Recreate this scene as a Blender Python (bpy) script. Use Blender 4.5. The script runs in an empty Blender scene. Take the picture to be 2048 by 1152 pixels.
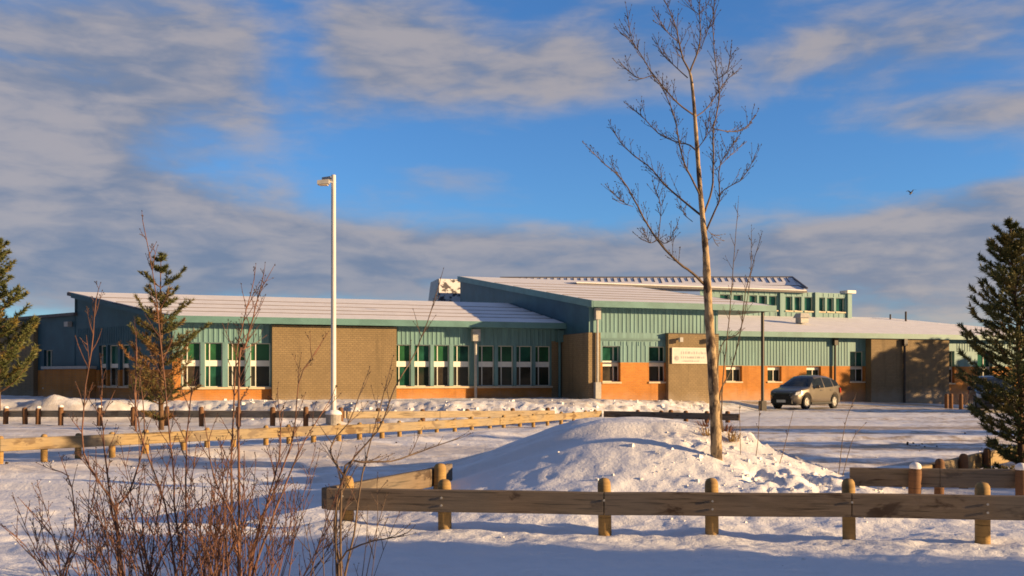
import bpy, math, random
import numpy as np
from mathutils import Vector, Matrix
R = math.radians
SC = bpy.context.scene
COL = SC.collection

# ------------------------------------------------------------------ camera
F = 2048 * 35 / 36.0          # focal length in photo pixels
H = 1.85                      # eye height
HZ = 750.0                    # photo row of the horizon
cam = bpy.data.cameras.new('camera'); camo = bpy.data.objects.new('camera', cam); COL.objects.link(camo)
camo.location = (0, 0, H); camo.rotation_euler = (R(90), 0, 0)
cam.lens = 35; cam.sensor_width = 36; cam.shift_y = (HZ - 576) / 2048.0
cam.clip_start = 0.1; cam.clip_end = 3000
SC.camera = camo

# ------------------------------------------------------------------ light
SUN_AZ = R(-15.0)             # from +X towards the camera side
SUN_EL = R(10.5)
SUNV = Vector((math.cos(SUN_AZ) * math.cos(SUN_EL), math.sin(SUN_AZ) * math.cos(SUN_EL), math.sin(SUN_EL)))
sl = bpy.data.lights.new('sun', 'SUN'); sl.energy = 5.0; sl.angle = R(0.5); sl.color = (1.0, 0.67, 0.34)
so = bpy.data.objects.new('sun', sl); COL.objects.link(so); so.location = SUNV * 50
so.rotation_euler = SUNV.to_track_quat('Z', 'Y').to_euler()
SC.view_settings.view_transform = 'Standard'; SC.view_settings.look = 'None'
SC.view_settings.gamma = 1; SC.view_settings.exposure = 0.90
SC.cycles.max_bounces = 6; SC.cycles.use_denoising = True; SC.cycles.filter_width = 1.7

class NT:
    """small helper to write node trees"""
    def __init__(s, tree): s.t = tree; tree.nodes.clear()
    def n(s, typ, **kw):
        nd = s.t.nodes.new(typ)
        for k, v in kw.items():
            if k.startswith('_'): setattr(nd, k[1:], v)
        return nd
    def l(s, a, b): s.t.links.new(a, b)
    def put(s, sock, v):
        if isinstance(v, (int, float, tuple, list)): sock.default_value = v
        else: s.l(v, sock)
    def math(s, op, a, b=0.0, c=None, clamp=False):
        m = s.n('ShaderNodeMath', _operation=op, _use_clamp=clamp); s.put(m.inputs[0], a); s.put(m.inputs[1], b)
        if c is not None: s.put(m.inputs[2], c)
        return m.outputs[0]
    def mix(s, f, a, b):
        m = s.n('ShaderNodeMix', _data_type='RGBA'); s.put(m.inputs[0], f)
        s.put(m.inputs[6], a if not isinstance(a, tuple) else (*a[:3], 1)); s.put(m.inputs[7], b if not isinstance(b, tuple) else (*b[:3], 1))
        return m.outputs[2]
    def noise(s, vec, scale, detail=4, rough=.55, dist=0.0):
        m = s.n('ShaderNodeTexNoise'); m.inputs['Scale'].default_value = scale; m.inputs['Detail'].default_value = detail
        m.inputs['Roughness'].default_value = rough; m.inputs['Distortion'].default_value = dist
        if vec is not None: s.l(vec, m.inputs['Vector'])
        return m.outputs['Fac']
    def ss(s, x, lo, hi):
        m = s.n('ShaderNodeMapRange', _interpolation_type='SMOOTHSTEP'); s.put(m.inputs[0], x)
        m.inputs[1].default_value = lo; m.inputs[2].default_value = hi; m.inputs[3].default_value = 0; m.inputs[4].default_value = 1
        return m.outputs[0]
    def comb(s, x, y, z):
        m = s.n('ShaderNodeCombineXYZ'); s.put(m.inputs[0], x); s.put(m.inputs[1], y); s.put(m.inputs[2], z); return m.outputs[0]

# ------------------------------------------------------------------ sky with clouds
world = bpy.data.worlds.new('World'); SC.world = world; world.use_nodes = True
w = NT(world.node_tree)
geo = w.n('ShaderNodeTexCoord'); sep = w.n('ShaderNodeSeparateXYZ'); w.l(geo.outputs['Generated'], sep.inputs[0])
dx, dy, dz = sep.outputs
sky = w.n('ShaderNodeTexSky', _sky_type='NISHITA', _sun_disc=False, _sun_elevation=SUN_EL, _sun_rotation=math.atan2(SUNV.x, SUNV.y),
          _altitude=200, _air_density=1.0, _dust_density=0.3, _ozone_density=2.5)
az = w.math('ARCTAN2', dx, dy)                     # 0 = straight ahead, radians to the right
el = w.math('ARCSINE', dz)
zc = w.math('ADD', w.math('MAXIMUM', dz, 0.0), 0.055)
cx = w.math('DIVIDE', dx, zc); cy = w.math('DIVIDE', dy, zc)
plane = w.comb(cx, cy, 0.0)
n1 = w.noise(plane, 0.62, 7, .56, .35)
n2 = w.noise(w.comb(w.math('MULTIPLY', az, 1.0), w.math('MULTIPLY', el, 2.6), 0.3), 6.5, 6, .54, .5)
n3 = w.noise(w.comb(w.math('MULTIPLY', az, 1.0), w.math('MULTIPLY', el, 3.5), 4.1), 19.0, 5, .52, .3)
def patch(px, py, rx, ry, k=1.0):
    """a broad cloud bank given by the bearing and elevation of its middle"""
    a0 = math.atan2(px - 1024, F); e0 = math.atan2(HZ - py, math.hypot(F, px - 1024))
    qx = w.math('DIVIDE', w.math('SUBTRACT', az, a0), rx / F); qy = w.math('DIVIDE', w.math('SUBTRACT', el, e0), ry / F)
    d = w.math('ADD', w.math('MULTIPLY', qx, qx), w.math('MULTIPLY', qy, qy))
    return w.math('MULTIPLY', w.math('POWER', 2.718, w.math('MULTIPLY', d, -1.0)), k)
tot = None
for p in [(140, 180, 430, 220, .66), (60, 420, 520, 120, .45), (330, 90, 220, 110, .25), (760, 55, 190, 90, .42), (950, 160, 330, 75, .38), (1120, 100, 200, 90, .25), (1800, 80, 420, 85, .5), (1960, 225, 240, 42, .55),
          (900, 360, 150, 40, .30), (950, 505, 1500, 62, .50), (1760, 560, 440, 115, .62), (420, 560, 620, 70, .30), (1990, 390, 150, 50, .42), (400, 560, 700, 70, .2),
          (590, 110, 70, 110, -.40), (600, 330, 260, 70, -.30), (1300, 330, 500, 110, -.45), (1050, 20, 120, 60, -.2), (2000, 340, 200, 22, -.25), (1560, 40, 90, 50, -.25)]:
    g = patch(*p); tot = g if tot is None else w.math('ADD', tot, g)
cov = w.math('ADD', w.math('ADD', w.math('MULTIPLY', w.math('SUBTRACT', n2, .5), 1.25), w.math('MULTIPLY', w.math('SUBTRACT', n1, .5), .55)), w.math('MULTIPLY', w.math('SUBTRACT', n3, .5), .36))
cov = w.math('ADD', w.math('ADD', cov, tot), w.math('MULTIPLY', w.ss(el, .42, .8), .22))     # cloud added overhead, out of view, to tint the light in the shade
mask = w.ss(cov, -0.10, 0.60)
mask = w.math('MULTIPLY', mask, .93)
# cloud body: mauve grey, warm light on the lumps turned to the sun
lum = w.ss(w.math('ADD', w.math('MULTIPLY', n3, .5), w.math('MULTIPLY', n2, .7)), .42, .74)
low = w.ss(el, .03, .17)
ccol = w.mix(lum, (.175, .215, .31), (.375, .35, .37))
east = w.ss(az, .10, .36)                          # the low bank turns from slate to pinkish cream towards the right
ccol = w.mix(low, w.mix(lum, w.mix(east, (.16, .205, .315), (.235, .25, .325)), w.mix(east, (.285, .295, .36), (.45, .395, .375))), ccol)
skyk = w.n('ShaderNodeVectorMath', _operation='MULTIPLY'); w.l(sky.outputs[0], skyk.inputs[0]); skyk.inputs[1].default_value = (.60, .96, 1.42)
CLOUD_K = 7.6                                       # clouds in the sky texture's own units
cl = w.n('ShaderNodeVectorMath', _operation='SCALE'); w.l(ccol, cl.inputs[0]); cl.inputs['Scale'].default_value = CLOUD_K
fin = w.mix(mask, skyk.outputs[0], cl.outputs[0])
# unseen low sky to the sides and behind: darkness added to dim shaded walls
bk = w.math('MULTIPLY', w.ss(w.math('ABSOLUTE', w.math('ADD', az, .05)), .62, 1.15), w.math('SUBTRACT', 1.0, w.ss(el, .45, .9)))
fin = w.mix(w.math('MULTIPLY', bk, .8), fin, (.28, .37, .58))
bg = w.n('ShaderNodeBackground'); w.l(fin, bg.inputs[0]); bg.inputs[1].default_value = 0.075
wo = w.n('ShaderNodeOutputWorld'); w.l(bg.outputs[0], wo.inputs[0])

# ------------------------------------------------------------------ materials
def mat(name, col, rough=.7, var=.15, scale=6.0, stretch=(1, 1, 1), bump=0.0, bscale=None, col2=None, metal=0.0, spec=.4, lo=.35, hi=.65):
    m = bpy.data.materials.new(name); m.use_nodes = True; t = NT(m.node_tree)
    tc = t.n('ShaderNodeTexCoord'); mp = t.n('ShaderNodeMapping'); t.l(tc.outputs['Object'], mp.inputs[0]); mp.inputs['Scale'].default_value = stretch
    f = t.ss(t.noise(mp.outputs[0], scale, 5, .6), lo, hi)
    c2 = col2 or tuple(c * (1 - var * 2) for c in col); c1 = col if col2 else tuple(min(1, c * (1 + var)) for c in col)
    b = t.n('ShaderNodeBsdfPrincipled'); t.l(t.mix(f, c1, c2), b.inputs['Base Color'])
    b.inputs['Roughness'].default_value = rough; b.inputs['Metallic'].default_value = metal; b.inputs['Specular IOR Level'].default_value = spec
    if bump:
        bp = t.n('ShaderNodeBump'); bp.inputs['Strength'].default_value = bump; bp.inputs['Distance'].default_value = .02
        t.l(t.noise(mp.outputs[0], bscale or scale * 4, 4, .6), bp.inputs['Height']); t.l(bp.outputs[0], b.inputs['Normal'])
    o = t.n('ShaderNodeOutputMaterial'); t.l(b.outputs[0], o.inputs[0]); return m

def brickmat(name, c1, c2, mortar, bw, bh, rough=.85, msize=.012):
    m = bpy.data.materials.new(name); m.use_nodes = True; t = NT(m.node_tree)
    tc = t.n('ShaderNodeTexCoord'); s = t.n('ShaderNodeSeparateXYZ'); t.l(tc.outputs['Object'], s.inputs[0])
    v = t.comb(t.math('ADD', s.outputs[0], t.math('MULTIPLY', s.outputs[1], .8)), s.outputs[2], 0.0)
    br = t.n('ShaderNodeTexBrick'); t.l(v, br.inputs['Vector']); br.inputs['Scale'].default_value = 1
    br.inputs['Brick Width'].default_value = bw; br.inputs['Row Height'].default_value = bh; br.inputs['Mortar Size'].default_value = msize
    br.inputs['Color1'].default_value = (*c1, 1); br.inputs['Color2'].default_value = (*c2, 1); br.inputs['Mortar'].default_value = (*mortar, 1)
    big = t.ss(t.noise(tc.outputs['Object'], .7, 5, .6), .3, .75)
    c = t.mix(t.math('MULTIPLY', big, .45), br.outputs['Color'], tuple(x * .62 for x in c2))
    sm = t.n('ShaderNodeMapping'); t.l(tc.outputs['Object'], sm.inputs[0]); sm.inputs['Scale'].default_value = (1.6, 1.6, .12)
    c = t.mix(t.math('MULTIPLY', t.ss(t.noise(sm.outputs[0], 1.6, 4, .6), .52, .70), .45), c, tuple(x * .5 for x in c2))       # water streaks
    salt = t.math('SUBTRACT', 1.0, t.ss(t.math('ADD', s.outputs[2], t.math('MULTIPLY', t.noise(tc.outputs['Object'], 1.3, 5, .6), 1.1)), .9, 1.7))
    c = t.mix(t.math('MULTIPLY', salt, .3), c, (.50, .44, .38))                                                                # salt and frost near the ground
    b = t.n('ShaderNodeBsdfPrincipled'); t.l(c, b.inputs['Base Color']); b.inputs['Roughness'].default_value = rough
    bp = t.n('ShaderNodeBump'); bp.inputs['Strength'].default_value = .5; bp.inputs['Distance'].default_value = .015; bp.invert = True
    t.l(br.outputs['Fac'], bp.inputs['Height']); t.l(bp.outputs[0], b.inputs['Normal'])
    o = t.n('ShaderNodeOutputMaterial'); t.l(b.outputs[0], o.inputs[0]); return m

def snowmat():
    m = bpy.data.materials.new('snow_ground'); m.use_nodes = True; t = NT(m.node_tree)
    tc = t.n('ShaderNodeTexCoord'); P = tc.outputs['Object']; s = t.n('ShaderNodeSeparateXYZ'); t.l(P, s.inputs[0])
    # driven-over strips on the car park: long, roughly east-west streaks of sandy grey snow
    rot = t.n('ShaderNodeMapping'); t.l(P, rot.inputs[0]); rot.inputs['Rotation'].default_value = (0, 0, R(-4)); rot.inputs['Scale'].default_value = (.035, .33, 1)
    st = t.noise(rot.outputs[0], 1.0, 6, .62, .3)
    fine = t.noise(P, 2.2, 6, .65)
    lot = t.math('MULTIPLY', t.ss(s.outputs[1], 12.5, 20.0), t.math('SUBTRACT', 1.0, t.ss(s.outputs[1], 60.0, 75.0)))
    right = t.math('ADD', .45, t.math('MULTIPLY', t.ss(s.outputs[0], 0, 10), .55))
    dirt = t.math('MULTIPLY', t.math('MULTIPLY', lot, right), t.ss(t.math('ADD', t.math('MULTIPLY', st, .66), t.math('MULTIPLY', fine, .34)), .45, .56))
    c = t.mix(t.math('MULTIPLY', dirt, .95), (.82, .82, .84), (.40, .31, .22))
    c = t.mix(t.math('MULTIPLY', t.ss(t.noise(P, 9.0, 4, .7), .62, .75), t.math('MULTIPLY', lot, .35)), c, (.38, .32, .27))
    b = t.n('ShaderNodeBsdfPrincipled'); t.l(c, b.inputs['Base Color']); b.inputs['Roughness'].default_value = .62; b.inputs['Specular IOR Level'].default_value = .25
    bp = t.n('ShaderNodeBump'); bp.inputs['Strength'].default_value = .55; bp.inputs['Distance'].default_value = .05
    t.l(t.math('ADD', t.noise(P, 5.0, 7, .68), t.math('MULTIPLY', t.noise(P, 26.0, 3, .6), .25)), bp.inputs['Height']); t.l(bp.outputs[0], b.inputs['Normal'])
    o = t.n('ShaderNodeOutputMaterial'); t.l(b.outputs[0], o.inputs[0]); return m

M = {}
M['snow'] = snowmat()
M['roofsnow'] = mat('roof_snow', (.84, .82, .81), .7, .03, 1.5, bump=.25, bscale=6)
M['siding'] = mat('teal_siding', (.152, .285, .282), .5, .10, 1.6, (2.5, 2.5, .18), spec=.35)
M['teal'] = mat('teal_trim', (.12, .25, .24), .45, .08, 1.0)
M['shadesiding'] = mat('shaded_teal_siding', (.034, .10, .135), .5, .08, 1.0)  # teal siding for gables, end and back walls, shade painted into its darker colour
M['orange'] = brickmat('orange_brick', (.58, .235, .040), (.50, .190, .032), (.46, .22, .07), .25, .085)
M['grey'] = brickmat('tan_grey_block', (.285, .205, .105), (.245, .175, .09), (.17, .125, .07), .2, .1, msize=.010)
M['sill'] = mat('stone_sill', (.62, .50, .34), .7, .05)
M['frame'] = mat('cream_window_frame', (.72, .70, .60), .45, .02)
M['transom'] = mat('white_transom', (.82, .80, .70), .5, .02)
M['glass_green'] = mat('green_tinted_glass', (.028, .115, .05), .12, .25, .7, spec=.3)
M['glass_dark'] = mat('dark_glass', (.014, .028, .020), .08, .5, .9, spec=.28, col2=(.04, .038, .03))
M['glass_teal'] = mat('clerestory_glass', (.02, .10, .075), .1, .2, .7, spec=.5)
M['darkmetal'] = mat('dark_brown_metal', (.045, .033, .028), .5, .1)
M['greymetal'] = mat('grey_metal', (.42, .41, .38), .45, .06)
M['roofmetal'] = mat('dark_roof_metal', (.12, .11, .11), .6, .1)
M['guard'] = mat('snow_guard_metal', (.15, .105, .075), .6, .1)
M['pipe'] = mat('downpipe_paint', (.10, .20, .20), .5, .05)
M['concrete'] = mat('concrete', (.34, .31, .27), .9, .1, 8, bump=.3)
M['pole'] = mat('pale_painted_steel', (.64, .62, .57), .45, .06, 3, (1, 1, .2))
M['frosted'] = mat('frost_caked_louvre', (.74, .73, .75), .7, .02, 2.2, (1, 1, 1.6), col2=(.10, .09, .10), lo=.50, hi=.58)
M['sign'] = mat('sign_board', (.60, .57, .51), .5, .02)
M['signink'] = mat('faded_sign_print', (.38, .37, .37), .6, .05)

def woodmat(name, c1, c2, stain, amount):
    m = bpy.data.materials.new(name); m.use_nodes = True; t = NT(m.node_tree)
    tc = t.n('ShaderNodeTexCoord'); P = tc.outputs['Object']
    mp = t.n('ShaderNodeMapping'); t.l(P, mp.inputs[0]); mp.inputs['Scale'].default_value = (.7, .7, 9)
    c = t.mix(t.ss(t.noise(mp.outputs[0], 3.0, 6, .65, .2), .3, .7), c1, c2)
    sp = t.n('ShaderNodeMapping'); t.l(P, sp.inputs[0]); sp.inputs['Scale'].default_value = (.9, .9, 2.2)
    c = t.mix(t.math('MULTIPLY', t.ss(t.noise(sp.outputs[0], 1.7, 4, .6, .4), .54, .62), amount), c, stain)
    ck = t.n('ShaderNodeMapping'); t.l(P, ck.inputs[0]); ck.inputs['Scale'].default_value = (.8, .8, 26)
    c = t.mix(t.math('MULTIPLY', t.ss(t.noise(ck.outputs[0], 1.5, 3, .5, .1), .60, .64), .75), c, tuple(x * .22 for x in c2))     # drying checks
    c = t.mix(t.math('MULTIPLY', t.ss(t.noise(P, .9, 3, .5), .45, .65), .45), c, tuple((sum(c1) / 3 * k) for k in (.98, .88, .74)))         # grey weathering
    b = t.n('ShaderNodeBsdfPrincipled'); t.l(c, b.inputs['Base Color']); b.inputs['Roughness'].default_value = .8; b.inputs['Specular IOR Level'].default_value = .25
    bp = t.n('ShaderNodeBump'); bp.inputs['Strength'].default_value = .5; bp.inputs['Distance'].default_value = .01
    t.l(t.noise(mp.outputs[0], 5.0, 5, .7), bp.inputs['Height']); t.l(bp.outputs[0], b.inputs['Normal'])
    o = t.n('ShaderNodeOutputMaterial'); t.l(b.outputs[0], o.inputs[0]); return m
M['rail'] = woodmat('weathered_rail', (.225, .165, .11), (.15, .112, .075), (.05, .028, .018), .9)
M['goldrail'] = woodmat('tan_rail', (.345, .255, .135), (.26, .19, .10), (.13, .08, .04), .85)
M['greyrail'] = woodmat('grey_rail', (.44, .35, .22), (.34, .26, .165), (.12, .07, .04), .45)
M['post'] = woodmat('round_log_post', (.42, .265, .095), (.30, .185, .07), (.15, .08, .035), .5)
M['redpost'] = woodmat('reddish_log_post', (.20, .10, .048), (.15, .075, .036), (.07, .04, .02), .4)
M['bark'] = mat('pale_poplar_bark', (.42, .30, .165), .85, .1, 6, (1.6, 1.6, .8), bump=.7, col2=(.085, .055, .034), lo=.44, hi=.60)
M['twigbark'] = mat('poplar_twig_bark', (.115, .075, .042), .75, .15, 9)
M['bud'] = mat('dark_bud', (.07, .045, .03), .6, .1)
M['redtwig'] = mat('red_brown_twig', (.215, .098, .056), .7, .2, 6, col2=(.10, .052, .035))
M['greytwig'] = mat('dark_grey_brown_twig', (.15, .10, .065), .75, .2, 6)
M['pinebark'] = mat('pine_bark', (.15, .085, .045), .9, .25, 8, (1, 1, .3), bump=.6)
M['needle'] = mat('pine_needles', (.075, .085, .022), .6, .2, 1.3, col2=(.15, .115, .025), lo=.45, hi=.7)
M['needle_dark'] = mat('dark_pine_needles', (.092, .105, .030), .6, .2, 1.4, col2=(.23, .165, .035), lo=.5, hi=.68)
M['needle_brown'] = mat('browning_needles', (.15, .115, .035), .7, .2, 1.4, col2=(.22, .105, .035), lo=.4, hi=.6)

# ------------------------------------------------------------------ mesh builder
class MB:
    def __init__(s): s.v = []; s.f = []
    def quad(s, a, b, c, d):
        n = len(s.v); s.v += [tuple(a), tuple(b), tuple(c), tuple(d)]; s.f.append((n, n + 1, n + 2, n + 3))
    def poly(s, pts):
        n = len(s.v); s.v += [tuple(p) for p in pts]; s.f.append(tuple(range(n, n + len(pts))))
    def hexa(s, b, t):            # bottom four, top four (ccw from above)
        n = len(s.v); s.v += [tuple(p) for p in b] + [tuple(p) for p in t]
        s.f += [(n + 3, n + 2, n + 1, n), (n + 4, n + 5, n + 6, n + 7)] + [(n + i, n + (i + 1) % 4, n + 4 + (i + 1) % 4, n + 4 + i) for i in range(4)]
    def box(s, x0, x1, y0, y1, z0, z1, tf=None):
        b = [(x0, y0, z0), (x1, y0, z0), (x1, y1, z0), (x0, y1, z0)]; t = [(p[0], p[1], z1) for p in b]
        if tf: b = [tf(p) for p in b]; t = [tf(p) for p in t]
        s.hexa(b, t)
    def tube(s, pts, rad, sides=6, cap=True):
        pts = [Vector(p) for p in pts]; n = len(pts); base = len(s.v); u = None
        for i, p in enumerate(pts):
            d = (pts[min(i + 1, n - 1)] - pts[max(i - 1, 0)])
            if d.length < 1e-9: d = Vector((0, 0, 1))
            d.normalize()
            if u is None: u = d.orthogonal().normalized()
            else:
                u = u - d * u.dot(d); u = u.normalized() if u.length > 1e-6 else d.orthogonal().normalized()
            w_ = d.cross(u); r = rad[i] if isinstance(rad, (list, tuple)) else rad
            for k in range(sides):
                a = 2 * math.pi * k / sides; q = p + u * (r * math.cos(a)) + w_ * (r * math.sin(a)); s.v.append((q.x, q.y, q.z))
        for i in range(n - 1):
            for k in range(sides):
                a = base + i * sides + k; b = base + i * sides + (k + 1) % sides; s.f.append((a, b, b + sides, a + sides))
        if cap:
            s.f.append(tuple(base + k for k in reversed(range(sides)))); s.f.append(tuple(base + (n - 1) * sides + k for k in range(sides)))
    def lathe(s, prof, c=(0, 0, 0), sides=16):
        base = len(s.v)
        for r, z in prof:
            for k in range(sides):
                a = 2 * math.pi * k / sides; s.v.append((c[0] + r * math.cos(a), c[1] + r * math.sin(a), c[2] + z))
        for i in range(len(prof) - 1):
            for k in range(sides):
                a = base + i * sides + k; b = base + i * sides + (k + 1) % sides; s.f.append((a, b, b + sides, a + sides))
        s.f.append(tuple(base + k for k in reversed(range(sides)))); s.f.append(tuple(base + (len(prof) - 1) * sides + k for k in range(sides)))
    def bead(s, p, d, r, l):      # small bud: elongated octahedron
        p = Vector(p); d = Vector(d).normalized(); u = d.orthogonal().normalized(); w_ = d.cross(u); n = len(s.v)
        for q in (p - d * l * .5, p + u * r, p + w_ * r, p - u * r, p - w_ * r, p + d * l * .5): s.v.append((q.x, q.y, q.z))
        for k in range(4): s.f += [(n, n + 1 + (k + 1) % 4, n + 1 + k), (n + 5, n + 1 + k, n + 1 + (k + 1) % 4)]
    def build(s, name, m, parent=None, org=(0, 0, 0), smooth=False):
        me = bpy.data.meshes.new(name); o = Vector(org)
        me.from_pydata([(p[0] - o.x, p[1] - o.y, p[2] - o.z) for p in s.v], [], s.f); me.materials.append(m)
        if smooth: me.polygons.foreach_set('use_smooth', [True] * len(me.polygons))
        me.update(); ob = bpy.data.objects.new(name, me); COL.objects.link(ob)
        if parent: ob.parent = parent
        return ob

def tag(o, label=None, cat=None, group=None, kind=None):
    if label: o['label'] = label
    if cat: o['category'] = cat
    if group: o['group'] = group
    if kind: o['kind'] = kind
    return o
def empty(name, loc, label, cat, rz=0.0, group=None):
    e = bpy.data.objects.new(name, None); COL.objects.link(e); e.location = loc; e.rotation_euler = (0, 0, rz); e.empty_display_size = .3
    return tag(e, label, cat, group)
def inst(src, name, parent=None, loc=(0, 0, 0), rz=None, scale=None):
    o = src.copy(); COL.objects.link(o); o.name = name; o.parent = parent; o.location = loc
    if rz is not None: o.rotation_euler = (0, 0, rz)
    if scale is not None: o.scale = scale
    return o
def copy_thing(src, loc, rz, label, group=None):
    c = src.copy(); COL.objects.link(c); c.location = loc; c.rotation_euler = (0, 0, rz); c['label'] = label
    if group: c['group'] = group
    for ch in src.children:
        d = ch.copy(); COL.objects.link(d); d.parent = c
        for g in ch.children:
            e = g.copy(); COL.objects.link(e); e.parent = d
    return c
def at(px, py, D): return Vector(((px - 1024) * D / F, D, H - (py - HZ) * D / F))

# ------------------------------------------------------------------ ground
def _h(ix, iy, seed):
    n = (ix * 374761393 + iy * 668265263 + seed * 362437) & 0xffffffff
    n = ((n ^ (n >> 13)) * 1274126177) & 0xffffffff
    return ((n ^ (n >> 16)) & 0xffff) / 65535.0
def vnoise(x, y, seed=0):
    x = np.asarray(x, float); y = np.asarray(y, float); ix = np.floor(x).astype(np.int64); iy = np.floor(y).astype(np.int64)
    fx = x - ix; fy = y - iy; fx = fx * fx * fx * (fx * (fx * 6 - 15) + 10); fy = fy * fy * fy * (fy * (fy * 6 - 15) + 10)
    a = _h(ix, iy, seed); b = _h(ix + 1, iy, seed); c = _h(ix, iy + 1, seed); d = _h(ix + 1, iy + 1, seed)
    return (a + (b - a) * fx) * (1 - fy) + (c + (d - c) * fx) * fy - .5
def fbm(x, y, octs=4, seed=0, g=.5):
    t = 0; a = 1.0
    for i in range(octs): t = t + a * vnoise(x * 2 ** i + i * 17.3, y * 2 ** i - i * 9.1, seed + i); a *= g
    return t
def sstep(a, b, x):
    t = np.clip((np.asarray(x, float) - a) / (b - a), 0, 1); return t * t * (3 - 2 * t)
CB, SB = math.cos(R(20)), math.sin(R(20))     # the school is turned 20 degrees
def ground_z(x, y):
    x = np.asarray(x, float); y = np.asarray(y, float)
    u = x * CB + y * SB; v = -x * SB + y * CB
    z = 0.02 * fbm(x * .25, y * .25, 3, 5)
    z = z - .12 * sstep(33, 40, y) * sstep(12, 2, x)
    z = z - .40 * sstep(36, 58, u) * sstep(46, 60, y)
    # bank pushed up against the school
    hb = np.interp(u, [-20, 20, 25, 29, 34, 40, 46, 54], [.84, .78, .60, .36, .30, .24, .22, .15])
    e0 = np.interp(u, [-10, 0, 6, 12, 18, 24, 29, 33, 60], [47.6, 45.6, 42.4, 39.6, 39.0, 40.5, 43.2, 48.0, 48.6]); e1 = np.interp(u, [-10, 0, 6, 12, 18, 24, 29, 33, 60], [50.5, 48.2, 45.2, 42.4, 42.0, 43.2, 46.0, 52, 52.4])
    bank = sstep(0, 1, (v - e0) / (e1 - e0)); z = z + hb * bank
    rough = sstep(.03, .4, bank) * (1 - sstep(.93, 1.0, bank) * .6) * sstep(32, 24, u)
    z = z + rough * .15 * fbm(x * 1.9, y * 1.9, 5, 11, .7)
    # piles along the back rail
    for px, py, qx, qy, hh in ((1.0, 41.2, .85, .55, .6), (-4.2, 34.6, .9, .55, .33), (-6.2, 35.2, .6, .5, .22), (7.2, 43.0, 1.2, .8, .22), (-19.9, 43.6, 1.1, .6, .5), (-17.8, 43.5, 1.3, .6, .5), (-9.5, 39.3, 1.6, .5, .3), (-2.0, 36.0, 1.6, .6, .32)):
        d2 = ((x - px) / qx) ** 2 + ((y - py) / qy) ** 2
        z = z + hh * np.exp(-d2) * (1 + .5 * fbm(x * 1.6, y * 1.6, 3, 21))
    # ruts on the car park
    lot = sstep(13.5, 18, y) * (1 - bank) * sstep(64, 55, y)
    z = z + lot * (.075 * fbm(x * .10 + .03 * y, y * .85, 4, 31, .6) + .03 * fbm(x * .9, y * 1.1, 4, 37, .65))
    # wheel tracks pushed across the yard and the car park
    for y0_, sl_, cu, dp in ((15.2, -.06, .004, .10), (17.0, -.05, .004, .09), (20.6, .03, .002, .08), (22.4, .03, .002, .08), (27.0, -.04, .001, .08), (28.8, -.04, .001, .08)):
        q = y - (y0_ + sl_ * x + cu * x * x + .25 * vnoise(x * .35, x * 0 + y0_, 91)); out = 1 - sstep(.15, .3, np.abs(x - 2.2) / 20) * 0
        z = z + 1.5 * (-dp * np.exp(-(q / .26) ** 2) + dp * .55 * (np.exp(-((q - .5) / .2) ** 2) + np.exp(-((q + .5) / .2) ** 2))) * (.6 + .8 * vnoise(x * 1.2, y * 1.2, 95)) * sstep(13.5, 15, y)
    # low ridges on the near snow
    near = 1 - sstep(13, 16, y)
    z = z + near * (.05 * fbm(x * .35, y * 1.1, 4, 41, .55) + .045 * fbm(x * 1.7, y * 2.4, 5, 47, .66))
    # bank in front of the golden rail
    gl = (x - (-10.5)) * .755 - (y - 20.5) * .656       # distance right of the golden fence
    z = z + .10 * np.exp(-((gl - 1.2) / .8) ** 2) * sstep(17, 20, y) * sstep(40, 34, y) * (1 + .8 * fbm(x * 1.1, y * 1.1, 3, 51))
    # the mound round the poplar
    wob = .35 * fbm(x * .5, y * .5, 3, 61)
    sx = sstep(-2.3, 1.8, x + wob * .4) * (1 - sstep(2.2, 6.5, x + wob * .8))
    sy = sstep(11.4, 16.0, y + wob * .6) * (1 - sstep(18.3, 22.5, y))
    m = 1.08 * sx * sy
    side = sstep(.2, 2.6, x - (y - 13) * .55) * sstep(0.05, .35, m)
    var = .25 + 1.1 * sstep(-.1, .25, fbm(x * .8, y * .8, 2, 79))
    z = z + m + side * var * (.10 * fbm(x * 2.6, y * 2.6, 4, 71, .66) + .16 * (.16 - np.abs(fbm(x * 3.4, y * 3.4, 3, 73, .6)))) + sstep(.2, .6, m) * .03 * fbm(x * .9, y * .9, 2, 77)
    for px, py, qx, qy, hh in ((3.95, 16.6, .35, .32, .20), (2.42, 12.7, .22, .2, .12), (1.3, 17.8, .4, .25, .05), (4.9, 13.6, .4, .5, .12), (-2.1, 12.1, .4, .4, .1)):
        z = z + hh * np.exp(-((x - px) / qx) ** 2 - ((y - py) / qy) ** 2)
    return z
def gz(x, y): return float(ground_z(x, y))

ys = np.concatenate([-12 - np.linspace(0, 1, 14)[:0:-1] ** 2 * 700, np.linspace(-12, 5, 40)[:-1], 5 * (75 / 5.) ** np.linspace(0, 1, 640), 75 * (1500 / 75.) ** np.linspace(0, 1, 40)[1:]])
tt = np.linspace(-1, 1, 561); kx = .62 * tt + 30 * np.abs(tt) ** 13 * np.sign(tt)
YY, KK = np.meshgrid(ys, kx, indexing='ij'); XX = KK * (np.abs(YY) + 7.0)
ZZ = ground_z(XX, YY) * 1.0
far = np.maximum(np.maximum(sstep(90, 200, YY), sstep(-12, -30, YY)), sstep(60, 110, np.abs(XX))); ZZ = ZZ * (1 - far)
nr, nc = YY.shape
me = bpy.data.meshes.new('snowy_ground')
me.vertices.add(nr * nc); me.vertices.foreach_set('co', np.stack([XX, YY, ZZ], -1).astype(np.float32).ravel())
ii = (np.arange(nr - 1)[:, None] * nc + np.arange(nc - 1)[None, :]).ravel()
fc = np.stack([ii, ii + 1, ii + nc + 1, ii + nc], -1)
me.loops.add(fc.size); me.loops.foreach_set('vertex_index', fc.ravel().astype(np.int32))
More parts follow.
